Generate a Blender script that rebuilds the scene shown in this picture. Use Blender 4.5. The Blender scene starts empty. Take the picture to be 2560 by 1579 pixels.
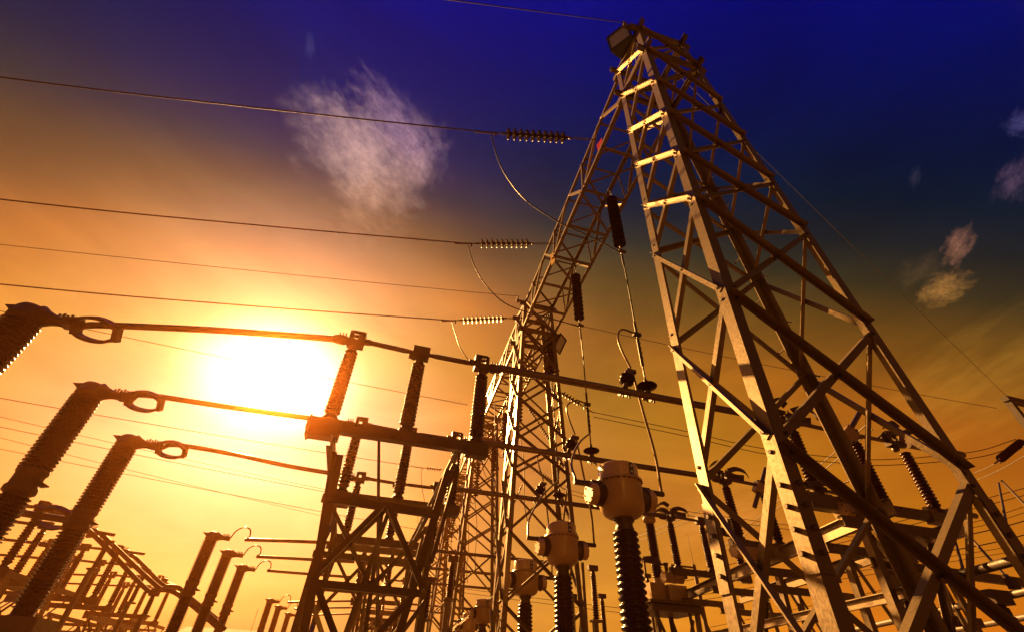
import bpy, math, random
import numpy as np
from mathutils import Matrix, Vector

random.seed(7)
SC = bpy.context.scene
COL = SC.collection

# ------------------------------------------------------------------ camera
# ultra wide lens, pitched up about 40 degrees; world X runs along the bus bars,
# world Y along the gantry row, camera 1.6 m above the gravel
F = 1115.0; CX = 1280.0; CY = 789.5; PS = 2560 / 2451
def _n(v): return v / np.linalg.norm(v)
def _cd(px, py): return np.array([(px - CX) / F, -(py - CY) / F, -1.0])
_U = _n(_cd(1335, -545)); _X = _cd(6600, 1940); _X = _n(_X - _U * _X.dot(_U)); _Y = np.cross(_U, _X)
RM = np.array([_X, _Y, _U])
EYE = np.array([0.0, 0.0, 1.6])
cam_d = bpy.data.cameras.new("camera"); cam = bpy.data.objects.new("camera", cam_d); COL.objects.link(cam)
M4 = Matrix.Identity(4)
for i in range(3):
    for j in range(3): M4[i][j] = RM[i][j]
M4.translation = Vector(EYE)
cam.matrix_world = M4
cam_d.sensor_width = 36; cam_d.lens = F / 2560 * 36; cam_d.clip_start = 0.05; cam_d.clip_end = 3000
SC.camera = cam

# survey helpers: a sight line from the camera station meets a known plane / row / height
def ray(px, py): return RM @ _cd(px * PS, py * PS)
def at_y(px, py, y): r = ray(px, py); return EYE + r * (y / r[1])
def at_x(px, py, x): r = ray(px, py); return EYE + r * (x / r[0])
def at_z(px, py, z): r = ray(px, py); return EYE + r * ((z - 1.6) / r[2])

# ------------------------------------------------------------------ light
EXPO = 2.1
SUN = _n(ray(660, 898)); SEL = math.asin(SUN[2]); SAZ = math.atan2(SUN[0], SUN[1])
SC.view_settings.view_transform = 'Standard'; SC.view_settings.look = 'None'
SC.view_settings.gamma = 1; SC.view_settings.use_curve_mapping = False
SC.view_settings.exposure = EXPO
SC.render.engine = 'CYCLES'
SC.cycles.use_denoising = True
SC.cycles.max_bounces = 5; SC.cycles.diffuse_bounces = 2; SC.cycles.glossy_bounces = 3; SC.cycles.volume_bounces = 0
SC.cycles.volume_step_rate = 10; SC.cycles.volume_max_steps = 32
SC.cycles.sample_clamp_indirect = 6

sd = bpy.data.lights.new("sun", 'SUN'); so = bpy.data.objects.new("sun", sd); COL.objects.link(so)
sd.energy = 5.0; sd.angle = math.radians(0.5); sd.color = (1.0, 0.51, 0.145)
so.rotation_mode = 'QUATERNION'; so.rotation_quaternion = Vector(SUN).to_track_quat('Z', 'Y')
so.location = (0, 0, 40)

W = bpy.data.worlds.new("World"); SC.world = W; W.use_nodes = True
NT = W.node_tree; NT.nodes.clear()
def nd(t, **k):
    n = NT.nodes.new(t)
    for a, b in k.items(): setattr(n, a, b)
    return n
def lk(a, b): NT.links.new(a, b)
def sock(n, s, v):
    if hasattr(v, 'is_output'): lk(v, n.inputs[s])
    else: n.inputs[s].default_value = v
def vm(op, a, b=None):
    n = nd('ShaderNodeVectorMath', operation=op); sock(n, 0, a)
    if b is not None: sock(n, 3 if op == 'SCALE' else 1, b)
    return n.outputs['Value'] if op in ('DOT_PRODUCT', 'LENGTH') else n.outputs['Vector']
def mt(op, a, b=None, c=None):
    n = nd('ShaderNodeMath', operation=op); sock(n, 0, a)
    if b is not None: sock(n, 1, b)
    if c is not None: sock(n, 2, c)
    return n.outputs[0]
def smap(x, a, b, c=0.0, d=1.0):
    n = nd('ShaderNodeMapRange', interpolation_type='SMOOTHSTEP')
    for s, v in zip(('Value', 'From Min', 'From Max', 'To Min', 'To Max'), (x, a, b, c, d)): sock(n, s, v)
    return n.outputs[0]
def ramp(x, stops):
    n = nd('ShaderNodeValToRGB'); r = n.color_ramp
    while len(r.elements) > 1: r.elements.remove(r.elements[-1])
    r.elements[0].position = stops[0][0]; r.elements[0].color = (*stops[0][1], 1)
    for p, c in stops[1:]:
        e = r.elements.new(p); e.color = (*c, 1)
    sock(n, 0, x); return n.outputs['Color']
def resample(tab, ks):
    xs = [t[0] for t in tab]; out = []
    for k in ks: out.append((k, [math.exp(np.interp(k, xs, [math.log(t[1][c]) for t in tab])) for c in range(3)]))
    return out
tc = nd('ShaderNodeTexCoord'); D = vm('NORMALIZE', tc.outputs['Generated'])
A_TAB = [(-90, (.30, .9, 2.5)), (-50, (.62, 1.3, 3.4)), (-38, (1.9, 1.85, 2.4)), (-28, (1.75, 1.55, 1.9)), (-20, (1.32, 1.04, 1.3)),
         (-12, (1.01, .90, .72)), (-4, (.82, .64, .76)), (4, (.26, .315, .88)), (12, (.022, .080, 2.3)), (20, (.0004, .034, 5.4)),
         (28, (.0004, .018, 13.6)), (36, (.001, .013, 31.)), (60, (.001, .012, 34.)), (90, (.001, .010, 30.))]
B_TAB = [(0, (1, 1, 1)), (4, (1, .97, .80)), (8, (.88, .79, .40)), (12, (.80, .60, .22)), (17, (.74, .44, .115)), (23, (.70, .325, .05)),
         (30, (.48, .215, .031)), (40, (.40, .195, .0165)), (52, (.46, .20, .0103)), (66, (.50, .185, .0062)), (90, (.60, .195, .006)), (180, (.30, .12, .006))]
GAX = (0.0, -math.sin(math.radians(45)), math.cos(math.radians(45)))
g = mt('MULTIPLY', mt('ARCSINE', vm('DOT_PRODUCT', D, GAX)), 180 / math.pi)
th = mt('MULTIPLY', mt('ARCCOSINE', mt('MINIMUM', vm('DOT_PRODUCT', D, tuple(SUN)), 0.999999)), 180 / math.pi)
AM = (1.95, 1.9, 36.0)
ra = resample(A_TAB, [-90, -60, -50, -44, -38, -33, -28, -24, -20, -16, -12, -8, -4, 0, 4, 8, 12, 16, 20, 24, 28, 32, 36, 45, 60, 90])
ca = ramp(mt('MULTIPLY_ADD', g, 1 / 180, 0.5), [((k + 90) / 180, [v[c] / AM[c] for c in range(3)]) for k, v in ra])
rb = resample(B_TAB, [0, 2, 4, 6, 8, 10, 12, 14.5, 17, 20, 23, 26.5, 30, 35, 40, 46, 52, 59, 66, 78, 90, 130, 180])
cb = ramp(mt('MULTIPLY', th, 1 / 180), [(k / 180, v) for k, v in rb])
sky = vm('MULTIPLY', vm('MULTIPLY', ca, cb), AM)
# sky opposite the sun is dimmer and dusky
back = smap(vm('DOT_PRODUCT', D, (0, 1, 0)), 0.02, -0.22)
def mixv(f, a, b):
    n = nd('ShaderNodeMix', data_type='VECTOR'); sock(n, 0, f); sock(n, 4, a); sock(n, 5, b); return n.outputs[1]
bkc = mixv(smap(vm('DOT_PRODUCT', D, (0, 0, 1)), .15, .75), (.125, .040, .007), (.048, .024, .013))
sky = mixv(back, sky, bkc)
# wide hot core round the sun
_sc = _n(SUN); _e1 = _n(np.cross(_sc, [0, 0, 1])); _e2 = np.cross(_e1, _sc)
_su = mt('MULTIPLY', vm('DOT_PRODUCT', D, tuple(_e1)), 1 / 1.25); _sv = mt('MULTIPLY', vm('DOT_PRODUCT', D, tuple(_e2)), 1 / .9)
sth = mt('MULTIPLY', mt('SQRT', mt('ADD', mt('MULTIPLY', _su, _su), mt('MULTIPLY', _sv, _sv))), 180 / math.pi)
core = mt('MULTIPLY', smap(sth, 8.6, 1.0), mt('GREATER_THAN', vm('DOT_PRODUCT', D, tuple(SUN)), 0))
sky = vm('ADD', sky, vm('SCALE', (1.0, .95, .85), mt('MULTIPLY', core, 1.0)))
# uneven haze bands across the whole sky
_mp = nd('ShaderNodeMapping'); _mp.inputs['Scale'].default_value = (1.6, 1.6, 5.0); _mp.inputs['Rotation'].default_value = (.25, .35, 0); lk(D, _mp.inputs['Vector'])
_nz = nd('ShaderNodeTexNoise'); _nz.inputs['Scale'].default_value = 1.6; _nz.inputs['Detail'].default_value = 8; _nz.inputs['Roughness'].default_value = .58; _nz.inputs['Distortion'].default_value = .6
lk(_mp.outputs['Vector'], _nz.inputs['Vector'])
sky = vm('SCALE', sky, smap(_nz.outputs['Fac'], .28, .72, .84, 1.16))
# clouds
def tangent(c):
    c = _n(np.array(c)); e1 = _n(np.cross(c, [0, 0, 1])); e2 = np.cross(e1, c); return c, e1, e2
def cloud(px, py, w, h, rot, color, scale, seed, dens=1.0, lo=.0, hi=.55, stretch=(1, 1, 1), amp=1.4):
    global sky
    c, e1, e2 = tangent(ray(px, py))
    e1r = e1 * math.cos(rot) + e2 * math.sin(rot); e2r = -e1 * math.sin(rot) + e2 * math.cos(rot)
    u = vm('DOT_PRODUCT', D, tuple(e1r)); v = vm('DOT_PRODUCT', D, tuple(e2r))
    front = mt('GREATER_THAN', vm('DOT_PRODUCT', D, tuple(c)), 0.3)
    cm = nd('ShaderNodeCombineXYZ'); sock(cm, 0, mt('MULTIPLY', u, 1 / w)); sock(cm, 1, mt('MULTIPLY', v, 1 / h)); sock(cm, 2, float(seed))
    nz = nd('ShaderNodeTexNoise'); nz.inputs['Scale'].default_value = scale; nz.inputs['Detail'].default_value = 8
    nz.inputs['Roughness'].default_value = .60; nz.inputs['Distortion'].default_value = .12
    mp = vm('MULTIPLY', cm.outputs[0], stretch); sock(nz, 'Vector', mp)
    nz2 = nd('ShaderNodeTexNoise'); nz2.inputs['Scale'].default_value = scale * 3.7; nz2.inputs['Detail'].default_value = 7; nz2.inputs['Roughness'].default_value = .55
    sock(nz2, 'Vector', mp)
    rr = mt('SQRT', mt('ADD', mt('MULTIPLY', mt('MULTIPLY', u, 1 / w), mt('MULTIPLY', u, 1 / w)), mt('MULTIPLY', mt('MULTIPLY', v, 1 / h), mt('MULTIPLY', v, 1 / h))))
    f = mt('ADD', mt('SUBTRACT', 1.0, rr), mt('MULTIPLY', mt('SUBTRACT', nz.outputs['Fac'], .5), amp))
    m = mt('MULTIPLY', smap(f, lo, lo + hi), smap(nz2.outputs['Fac'], .26, .72, .55, 1.0))
    m = mt('MULTIPLY', mt('MULTIPLY', m, front), dens)
    sky = vm('ADD', sky, vm('SCALE', color, m))
cloud(868, 375, .150, .100, -.20, (.42, .245, .18), 2.3, 3, 1.0, -.15, 1.35, (1, 1, 1), 1.9)
cloud(850, 345, .120, .080, -.30, (.22, .13, .105), 3.6, 41, 1.0, -.10, 1.0, (1, 1, 1), 2.1)
cloud(950, 300, .125, .055, -.45, (.24, .13, .15), 3.0, 19, 1.0, -.10, 1.1, (1, 1, 1), 1.8)
cloud(1000, 360, .070, .090, .1, (.20, .11, .10), 2.9, 47, .9, -.05, 1.1, (1, 1, 1), 1.9)
cloud(900, 475, .120, .095, 1.3, (.30, .15, .08), 3.0, 11, .9, -.05, 1.2, (1, .5, 1), 1.9)
cloud(742, 108, .030, .014, -.9, (.03, .03, .05), 2.4, 5, .8, .15, .7)
cloud(2292, 588, .040, .022, .7, (.27, .105, .055), 2.4, 8, 1.0, .05, 1.0, (1,1,1), 1.7)
cloud(2258, 692, .040, .028, .2, (.36, .15, .03), 2.4, 9, 1.0, .05, 1.0, (1,1,1), 1.7)
cloud(2200, 650, .050, .035, .2, (.06, .03, .01), 2.2, 29, .8, .2, .8)
cloud(2428, 430, .045, .024, .6, (.09, .045, .07), 2.0, 14, 1.0, .05, 1.0, (1,1,1), 1.7)
cloud(2450, 295, .022, .028, .2, (.06, .05, .14), 2.0, 15, 1.0, .05, 1.0, (1,1,1), 1.7)
cloud(2190, 425, .024, .010, .9, (.025, .02, .03), 1.8, 19, .8, .15, .7)
cloud(2330, 930, .26, .085, .25, (.24, .12, .012), 1.6, 21, .8, .0, 1.2, (1, 1.5, 1), 1.6)
cloud(1720, 1235, .20, .06, .15, (.30, .13, .03), 1.7, 23, .8, .05, 1.1, (1, 1.4, 1), 1.6)
cloud(1980, 1330, .25, .05, -.1, (.22, .10, .02), 1.7, 33, .6, .05, 1.1, (1, 1.4, 1), 1.6)
cloud(330, 1290, .32, .11, .3, (-.10, -.13, -.07), 1.6, 25, .6, .05, 1.1, (1, 1.4, 1), 1.6)
cloud(560, 600, .30, .16, .9, (.10, .055, .02), 1.2, 27, .6, .05, 1.3, (1, 1, 1), 1.4)
sky = vm('MAXIMUM', vm('SCALE', sky, 2 ** -EXPO), (0, 0, 0))
nish = nd('ShaderNodeTexSky', sky_type='NISHITA'); nish.sun_disc = False
nish.sun_elevation = SEL; nish.sun_rotation = SAZ
nish.air_density = 1.5; nish.dust_density = 4.0
bg1 = nd('ShaderNodeBackground'); lk(sky, bg1.inputs[0]); bg1.inputs[1].default_value = 1.0
bg2 = nd('ShaderNodeBackground'); lk(vm('MULTIPLY', nish.outputs[0], (.003, .002, .005)), bg2.inputs[0]); bg2.inputs[1].default_value = 0.05
ad = nd('ShaderNodeAddShader'); lk(bg1.outputs[0], ad.inputs[0]); lk(bg2.outputs[0], ad.inputs[1])
wo = nd('ShaderNodeOutputWorld'); lk(ad.outputs[0], wo.inputs['Surface'])

# ------------------------------------------------------------------ materials
def mat(name, col, rough=.5, metal=0.0, var=.25, scale=8.0, bump=0.0, coat=0.0, col2=None, spec=.5, rvar=.15, stretch=None):
    m = bpy.data.materials.new(name); m.use_nodes = True; t = m.node_tree; p = t.nodes['Principled BSDF']
    tcn = t.nodes.new('ShaderNodeTexCoord'); nz = t.nodes.new('ShaderNodeTexNoise')
    nz.inputs['Scale'].default_value = scale; nz.inputs['Detail'].default_value = 6; nz.inputs['Roughness'].default_value = .65
    src = tcn.outputs['Object']
    if stretch:
        mp = t.nodes.new('ShaderNodeMapping'); mp.inputs['Scale'].default_value = stretch; t.links.new(src, mp.inputs['Vector']); src = mp.outputs['Vector']
    t.links.new(src, nz.inputs['Vector'])
    nb = t.nodes.new('ShaderNodeTexNoise'); nb.inputs['Scale'].default_value = scale * 9; nb.inputs['Detail'].default_value = 4
    t.links.new(src, nb.inputs['Vector'])
    mx = t.nodes.new('ShaderNodeMath'); mx.operation = 'MULTIPLY_ADD'; mx.inputs[1].default_value = .4
    t.links.new(nb.outputs['Fac'], mx.inputs[0])
    m2 = t.nodes.new('ShaderNodeMath'); m2.operation = 'MULTIPLY'; m2.inputs[1].default_value = .6
    t.links.new(nz.outputs['Fac'], m2.inputs[0]); t.links.new(m2.outputs[0], mx.inputs[2])
    r = t.nodes.new('ShaderNodeValToRGB'); r.color_ramp.elements[0].position = .3; r.color_ramp.elements[1].position = .7
    c2 = col2 or tuple(min(1, c * (1 + var)) for c in col); c1 = tuple(c * (1 - var) for c in col)
    r.color_ramp.elements[0].color = (*c1, 1); r.color_ramp.elements[1].color = (*c2, 1)
    t.links.new(mx.outputs[0], r.inputs[0]); t.links.new(r.outputs[0], p.inputs['Base Color'])
    mr = t.nodes.new('ShaderNodeMapRange'); mr.inputs[1].default_value = .3; mr.inputs[2].default_value = .7
    mr.inputs[3].default_value = max(.02, rough - rvar); mr.inputs[4].default_value = min(1, rough + rvar)
    t.links.new(nb.outputs['Fac'], mr.inputs[0]); t.links.new(mr.outputs[0], p.inputs['Roughness'])
    p.inputs['Metallic'].default_value = metal; p.inputs['Specular IOR Level'].default_value = spec
    if coat: p.inputs['Coat Weight'].default_value = coat; p.inputs['Coat Roughness'].default_value = .08
    if bump:
        b = t.nodes.new('ShaderNodeBump'); b.inputs['Strength'].default_value = bump; b.inputs['Distance'].default_value = .004
        t.links.new(mx.outputs[0], b.inputs['Height']); t.links.new(b.outputs[0], p.inputs['Normal'])
    return m
STEEL = mat('galvanised_steel', (.215, .152, .080), .40, .6, .13, 6, .10, rvar=.08, stretch=(1.4, 1.4, .7))
STEEL_DULL = mat('weathered_galvanised_steel', (.17, .12, .072), .50, .4, .15, 6, .12)
ALU = mat('aluminium_tube', (.18, .125, .08), .36, .6, .10, 6, .05, rvar=.06)
CAST = mat('cast_aluminium', (.10, .060, .032), .50, .2, .2, 14, .2)
WIRE = mat('stranded_conductor', (.05, .042, .035), .5, .5, .2, 30)
PORC = mat('brown_glazed_porcelain', (.040, .010, .005), .26, 0, .25, 6, 0, .06, spec=.35, rvar=.05)
PORC_D = mat('dark_glazed_porcelain', (.018, .007, .004), .35, 0, .2, 6, 0, 0, spec=.02, rvar=.04)
PAINT = mat('sunset_tinted_equipment_paint', (.46, .29, .115), .38, 0, .10, 4, .05, .15)  # grey paint with the orange tint of the evening light put into its colour
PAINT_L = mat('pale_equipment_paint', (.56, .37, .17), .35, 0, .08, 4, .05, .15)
GLASSY = mat('lamp_glass', (.55, .58, .62), .12, .3, .08, 3)
DARK = mat('dark_housing', (.05, .05, .05), .5, .2, .2, 8)
RED = mat('red_enamel_plate', (.60, .03, .03), .4, 0, .1, 6)
YEL = mat('yellow_enamel_plate', (.70, .38, .03), .4, 0, .1, 6)
GREEN = mat('green_enamel_plate', (.05, .25, .08), .4, 0, .1, 6)
BOLT = mat('weathered_bolt', (.05, .036, .024), .6, .3, .2, 20)
PIPE = mat('weathered_pipe', (.075, .045, .022), .55, .2, .2, 6, .05)
CONC = mat('concrete', (.10, .075, .05), .85, 0, .2, 3, .4)
GRAVEL = mat('gravel', (.060, .023, .007), .95, 0, .35, 2.5, .6)
ROOF = mat('tiled_roof', (.13, .065, .03), .8, 0, .3, 2, .3)

# ------------------------------------------------------------------ mesh builder
V3 = np.array
def frame(d, hint=(0, 0, 1)):
    d = _n(V3(d, float)); h = V3(hint, float)
    if abs(d @ _n(h)) > .98: h = V3((1.0, 0, 0)) if abs(d[0]) < .9 else V3((0, 1.0, 0))
    u = _n(np.cross(h, d)); v = np.cross(d, u); return d, u, v
class MB:
    def __init__(s): s.v = []; s.f = []; s.sm = []; s.mi = []; s.cm = 0
    def add(s, vs, fs, smooth=False):
        o = len(s.v); s.v += [tuple(map(float, p)) for p in vs]; s.f += [[i + o for i in f] for f in fs]; s.sm += [smooth] * len(fs); s.mi += [s.cm] * len(fs); return s
    def prism(s, a, b, prof, u, v, smooth=False, prof2=None):
        a = V3(a, float); b = V3(b, float); n = len(prof); p2 = prof2 or prof
        vs = [a + u * x + v * y for x, y in prof] + [b + u * x + v * y for x, y in p2]
        fs = [[i, (i + 1) % n, n + (i + 1) % n, n + i] for i in range(n)]
        s.add(vs, fs, smooth); s.add(vs, [list(range(n))[::-1], list(range(n, 2 * n))]); return s
    def bar(s, a, b, w, h, hint=(0, 0, 1)):
        d, u, v = frame(V3(b) - V3(a), hint); w /= 2; h /= 2
        return s.prism(a, b, [(-w, -h), (w, -h), (w, h), (-w, h)], u, v)
    def angle(s, a, b, n1, n2, w, t=.010, w2=None):
        d = _n(V3(b, float) - V3(a, float)); w2 = w2 or w
        u = V3(n1, float); u = _n(u - d * (u @ d)); v = V3(n2, float); v = v - d * (v @ d); v = _n(v - u * (v @ u))
        return s.prism(a, b, [(0, 0), (w, 0), (w, t), (t, t), (t, w2), (0, w2)], u, v)
    def channel(s, a, b, w, h, t=.012, hint=(0, 0, 1)):
        d, u, v = frame(V3(b) - V3(a), hint); h /= 2
        return s.prism(a, b, [(0, -h), (w, -h), (w, -h + t), (t, -h + t), (t, h - t), (w, h - t), (w, h), (0, h)], u, v)
    def box(s, c, sx, sy, sz, u=(1, 0, 0), v=(0, 1, 0), bev=0):
        c = V3(c, float); u = _n(V3(u, float)); v = _n(V3(v, float)); w = np.cross(u, v)
        x, y = sx / 2, sy / 2
        if bev: pr = [(-x + bev, -y), (x - bev, -y), (x, -y + bev), (x, y - bev), (x - bev, y), (-x + bev, y), (-x, y - bev), (-x, -y + bev)]
        else: pr = [(-x, -y), (x, -y), (x, y), (-x, y)]
        return s.prism(c - w * sz / 2, c + w * sz / 2, pr, u, v)
    def tube(s, path, r, seg=10, caps=True):
        P = [V3(p, float) for p in path]; n = len(P); R = r if hasattr(r, '__len__') else [r] * n
        vs = []; pu = None
        for i in range(n):
            d = _n(P[min(i + 1, n - 1)] - P[max(i - 1, 0)])
            if pu is None: _, u, v = frame(d)
            else: u = _n(pu - d * (pu @ d)); v = np.cross(d, u)
            pu = u
            for k in range(seg):
                a = 2 * math.pi * k / seg; vs.append(P[i] + (u * math.cos(a) + v * math.sin(a)) * R[i])
        fs = [[i * seg + k, i * seg + (k + 1) % seg, (i + 1) * seg + (k + 1) % seg, (i + 1) * seg + k] for i in range(n - 1) for k in range(seg)]
        s.add(vs, fs, True)
        if caps: s.add(vs[:seg], [list(range(seg))[::-1]]); s.add(vs[-seg:], [list(range(seg))])
        return s
    def lathe(s, o, d, prof, seg=16, smooth=True):
        d, u, v = frame(d); o = V3(o, float); vs = []
        for h, r in prof:
            for k in range(seg):
                a = 2 * math.pi * k / seg; vs.append(o + d * h + (u * math.cos(a) + v * math.sin(a)) * r)
        n = len(prof)
        fs = [[i * seg + k, i * seg + (k + 1) % seg, (i + 1) * seg + (k + 1) % seg, (i + 1) * seg + k] for i in range(n - 1) for k in range(seg)]
        s.add(vs, fs, smooth); s.add(vs[:seg], [list(range(seg))[::-1]]); s.add(vs[-seg:], [list(range(seg))]); return s
    def bolt(s, c, d, r=.016, h=.018):
        s.cm = 1; s.lathe(c, d, [(0, r), (h, r)], 6, False); s.cm = 0; return s
    def strip(s, pts, wdir, w, t):
        """a bent flat strap through pts, w wide along wdir, t thick"""
        P = [V3(p, float) for p in pts]; wd = _n(V3(wdir, float)); vs = []
        for i, p in enumerate(P):
            d = _n(P[min(i + 1, len(P) - 1)] - P[max(i - 1, 0)]); nn = _n(np.cross(d, wd))
            for a, b in ((-1, -1), (1, -1), (1, 1), (-1, 1)): vs.append(p + wd * a * w / 2 + nn * b * t / 2)
        fs = [[i * 4 + k, i * 4 + (k + 1) % 4, i * 4 + 4 + (k + 1) % 4, i * 4 + 4 + k] for i in range(len(P) - 1) for k in range(4)]
        fs += [[3, 2, 1, 0], [len(vs) - 4, len(vs) - 3, len(vs) - 2, len(vs) - 1]]
        return s.add(vs, fs)
    def build(s, name, m, parent=None, org=None):
        o3 = V3(org if org is not None else (0, 0, 0), float)
        if parent is not None: o3 = V3(world_loc(parent))
        me = bpy.data.meshes.new(name); me.from_pydata([tuple(V3(p) - o3) for p in s.v], [], s.f)
        me.polygons.foreach_set('use_smooth', s.sm); me.materials.append(m)
        if any(s.mi) and not all(s.mi): me.materials.append(BOLT); me.polygons.foreach_set('material_index', s.mi)
        me.update()
        o = bpy.data.objects.new(name, me); COL.objects.link(o)
        if parent is not None: o.parent = parent
        else: o.location = o3
        return o
def world_loc(o):
    l = Vector((0, 0, 0))
    while o is not None: l += o.location; o = o.parent
    return l
def tag(o, label, cat, group=None, kind=None):
    if label: o['label'] = label
    if cat: o['category'] = cat
    if group: o['group'] = group
    if kind: o['kind'] = kind
    return o
def thing(name, loc, label, cat, group=None):
    o = bpy.data.objects.new(name, None); o.empty_display_size = .2; COL.objects.link(o); o.location = tuple(map(float, loc)); return tag(o, label, cat, group)
KIDS = {}
def kids(o): return [c for c in list(COL.objects) if c.parent == o]
def copy_tree(o, delta=(0, 0, 0), label=None, parent=None, table=None):
    if table is None:
        table = {}
        for c in COL.objects:
            if c.parent is not None: table.setdefault(c.parent.name, []).append(c)
    c = o.copy(); COL.objects.link(c)
    if parent is not None: c.parent = parent
    else:
        c.location = o.location + Vector(delta)
        if label: c['label'] = label
    for ch in table.get(o.name, []): copy_tree(ch, parent=c, table=table)
    return c
def bez(ps, n=24):
    """smooth curve through points (Catmull-Rom)"""
    P = [V3(p, float) for p in ps]; P = [2 * P[0] - P[1]] + P + [2 * P[-1] - P[-2]]; out = []
    m = max(2, n // (len(P) - 3))
    for i in range(1, len(P) - 2):
        for k in range(m):
            t = k / m; a, b, c, d = P[i - 1:i + 3]
            out.append(.5 * (2 * b + (c - a) * t + (2 * a - 5 * b + 4 * c - d) * t * t + (3 * b - a - 3 * c + d) * t ** 3))
    return out + [P[-2]]
def sight_path(pix, p0, p1, n=24):
    """space curve from p0 to p1 whose row distance runs evenly between the ends, seen through the surveyed sight lines"""
    k = len(pix); ps = [V3(p0)]
    for i, q in enumerate(pix): ps.append(at_y(q[0], q[1], p0[1] + (p1[1] - p0[1]) * (i + 1) / (k + 1)))
    return bez(ps + [V3(p1)], n)

# ------------------------------------------------------------------ ground and air
b = MB(); b.add([(-140, -140, 0), (140, -140, 0), (140, 140, 0), (-140, 140, 0)], [[0, 1, 2, 3]])
gnd = b.build('ground', GRAVEL); gnd['kind'] = 'structure'
b = MB(); b.box((0, 0, 6.9), 283, 283, 15.8)
hz = b.build('haze', GRAVEL); hz['kind'] = 'stuff'
hm = bpy.data.materials.new('haze'); hm.use_nodes = True; t = hm.node_tree; t.nodes.clear()
pv = t.nodes.new('ShaderNodeVolumePrincipled'); out = t.nodes.new('ShaderNodeOutputMaterial')
pv.inputs['Color'].default_value = (1.0, .34, .07, 1); pv.inputs['Density'].default_value = .0020; pv.inputs['Anisotropy'].default_value = .95
t.links.new(pv.outputs[0], out.inputs['Volume']); hz.data.materials.clear(); hz.data.materials.append(hm)

DR = .046                                                           # the gantry row drifts a little to +X with distance
# ------------------------------------------------------------------ lattice gantry towers
LV = [0.02, 1.50, 3.13, 4.70, 6.28, 7.35, 8.52, 9.69, 11.2, 12.38]
TW = .975; TY0 = 2.5; TX0 = 3.0
def xl(z): return 2.723 + .0405 * (z - 1.6) - TX0
def xr(z): return 4.875 - .058 * (z - 1.6) - TX0
def make_tower():
    T = thing('lattice_tower', (TX0, TY0, 0), 'tall near galvanised lattice tower filling the right side with a lamp on its top', 'tower', 'lattice gantry towers in a row')
    O = V3((TX0, TY0, 0))
    def c(k, z): return O + V3(((xl(z) if k in (0, 3) else xr(z)), (0 if k < 2 else TW), z))
    dirs = [((1, 0, 0), (0, 1, 0)), ((-1, 0, 0), (0, 1, 0)), ((-1, 0, 0), (0, -1, 0)), ((1, 0, 0), (0, -1, 0))]
    for k in range(4):
        a, bb = c(k, 0), c(k, 12.5)
        MB().angle(a, bb, *dirs[k], .125, .013).build('leg', STEEL, T)
        # splice plates with bolt rows just under the third panel point
        n1, n2 = V3(dirs[k][0], float), V3(dirs[k][1], float)
        p0, p1 = c(k, 2.22), c(k, 2.92)
        off = -(n1 + n2) * .009
        sp = MB().angle(p0 + off, p1 + off, n1, n2, .122, .008).build('splice_plate', STEEL, T)
        for q in range(4):
            pc = c(k, 2.34 + .15 * q) + off
            MB().bolt(pc + n1 * .075, -n2, .019, .03).build('bolt', DARK if q < 0 else STEEL_DULL, sp)
            MB().bolt(pc + n2 * .075, -n1, .019, .03).build('bolt', STEEL_DULL, sp)
    faces = [(0, 1, V3((0, -1., 0)), .070), (3, 2, V3((0, 1., 0)), .065), (3, 0, V3((-1., 0, 0)), .060), (2, 1, V3((1., 0, 0)), .056)]
    for fi, (p, q, nrm, w) in enumerate(faces):
        for i in range(len(LV) - 1):
            za, zb = LV[i], LV[i + 1]
            for j, (a, bb) in enumerate(((c(p, za), c(q, zb)), (c(p, zb), c(q, za)))):
                d = _n(bb - a); a2 = a + d * .05 + nrm * (.002 if j else -.012); b2 = bb - d * .05 + nrm * (.002 if j else -.012)
                side = _n(np.cross(d, nrm)); side = side if side[2] > 0 else -side
                if fi in (0, 1): m = MB().angle(a2, b2, -side, nrm if j else -nrm, w, .008)
                else: m = MB().angle(a2, b2, side * (-1 if j else 1), nrm if j else -nrm, w, .007)
                for tt in (.035, .965, .5):
                    m.bolt(a2 + (b2 - a2) * tt - side * (1 if (fi < 2 or j) else -1) * w * .5 + nrm * .004, nrm, .017, .018)
                m.build('brace', STEEL, T)
    for z in (LV[-2], LV[-1]):
        for p, q in ((0, 1), (1, 2), (2, 3), (3, 0)):
            d = _n(c(q, z) - c(p, z)); MB().channel(c(p, z) - d * .16, c(q, z) + d * .16, .07, .16).build('cap_beam', STEEL_DULL, T)
    for p, q in ((0, 2), (1, 3)):
        MB().angle(c(p, LV[-1]), c(q, LV[-1]), (0, 0, -1), (1, 0, 0), .07, .008).build('brace', STEEL, T)
        MB().angle(c(p, LV[-2]), c(q, LV[-2]), (0, 0, -1), (1, 0, 0), .07, .008).build('brace', STEEL, T)
    for i in range(14):
        z = 3.4 + i * .42
        pc = c(2, z); s = -1 if i % 2 else 1
        dd = V3((1., 0, 0)) if i % 2 else V3((0, 1., 0)); st = pc - (V3((0, .05, 0)) if i % 2 else V3((.05, 0, 0)))
        m = MB().tube([st - dd * .03, st + dd * .15], .009, 6); m.bolt(st + dd * .15, dd, .018, .012); m.build('step_bolt', STEEL_DULL, T)
    # earth wire bracket on the left top corner
    a = c(0, 12.40); m = MB().bar(a + V3((-.28, .1, .09)), a + V3((.5, .1, .09)), .07, .09); m.bar(a + V3((-.22, .1, .02)), a + V3((-.22, .1, .34)), .05, .05)
    m.build('earth_wire_bracket', STEEL_DULL, T)
    return T
tower = make_tower()
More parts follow.
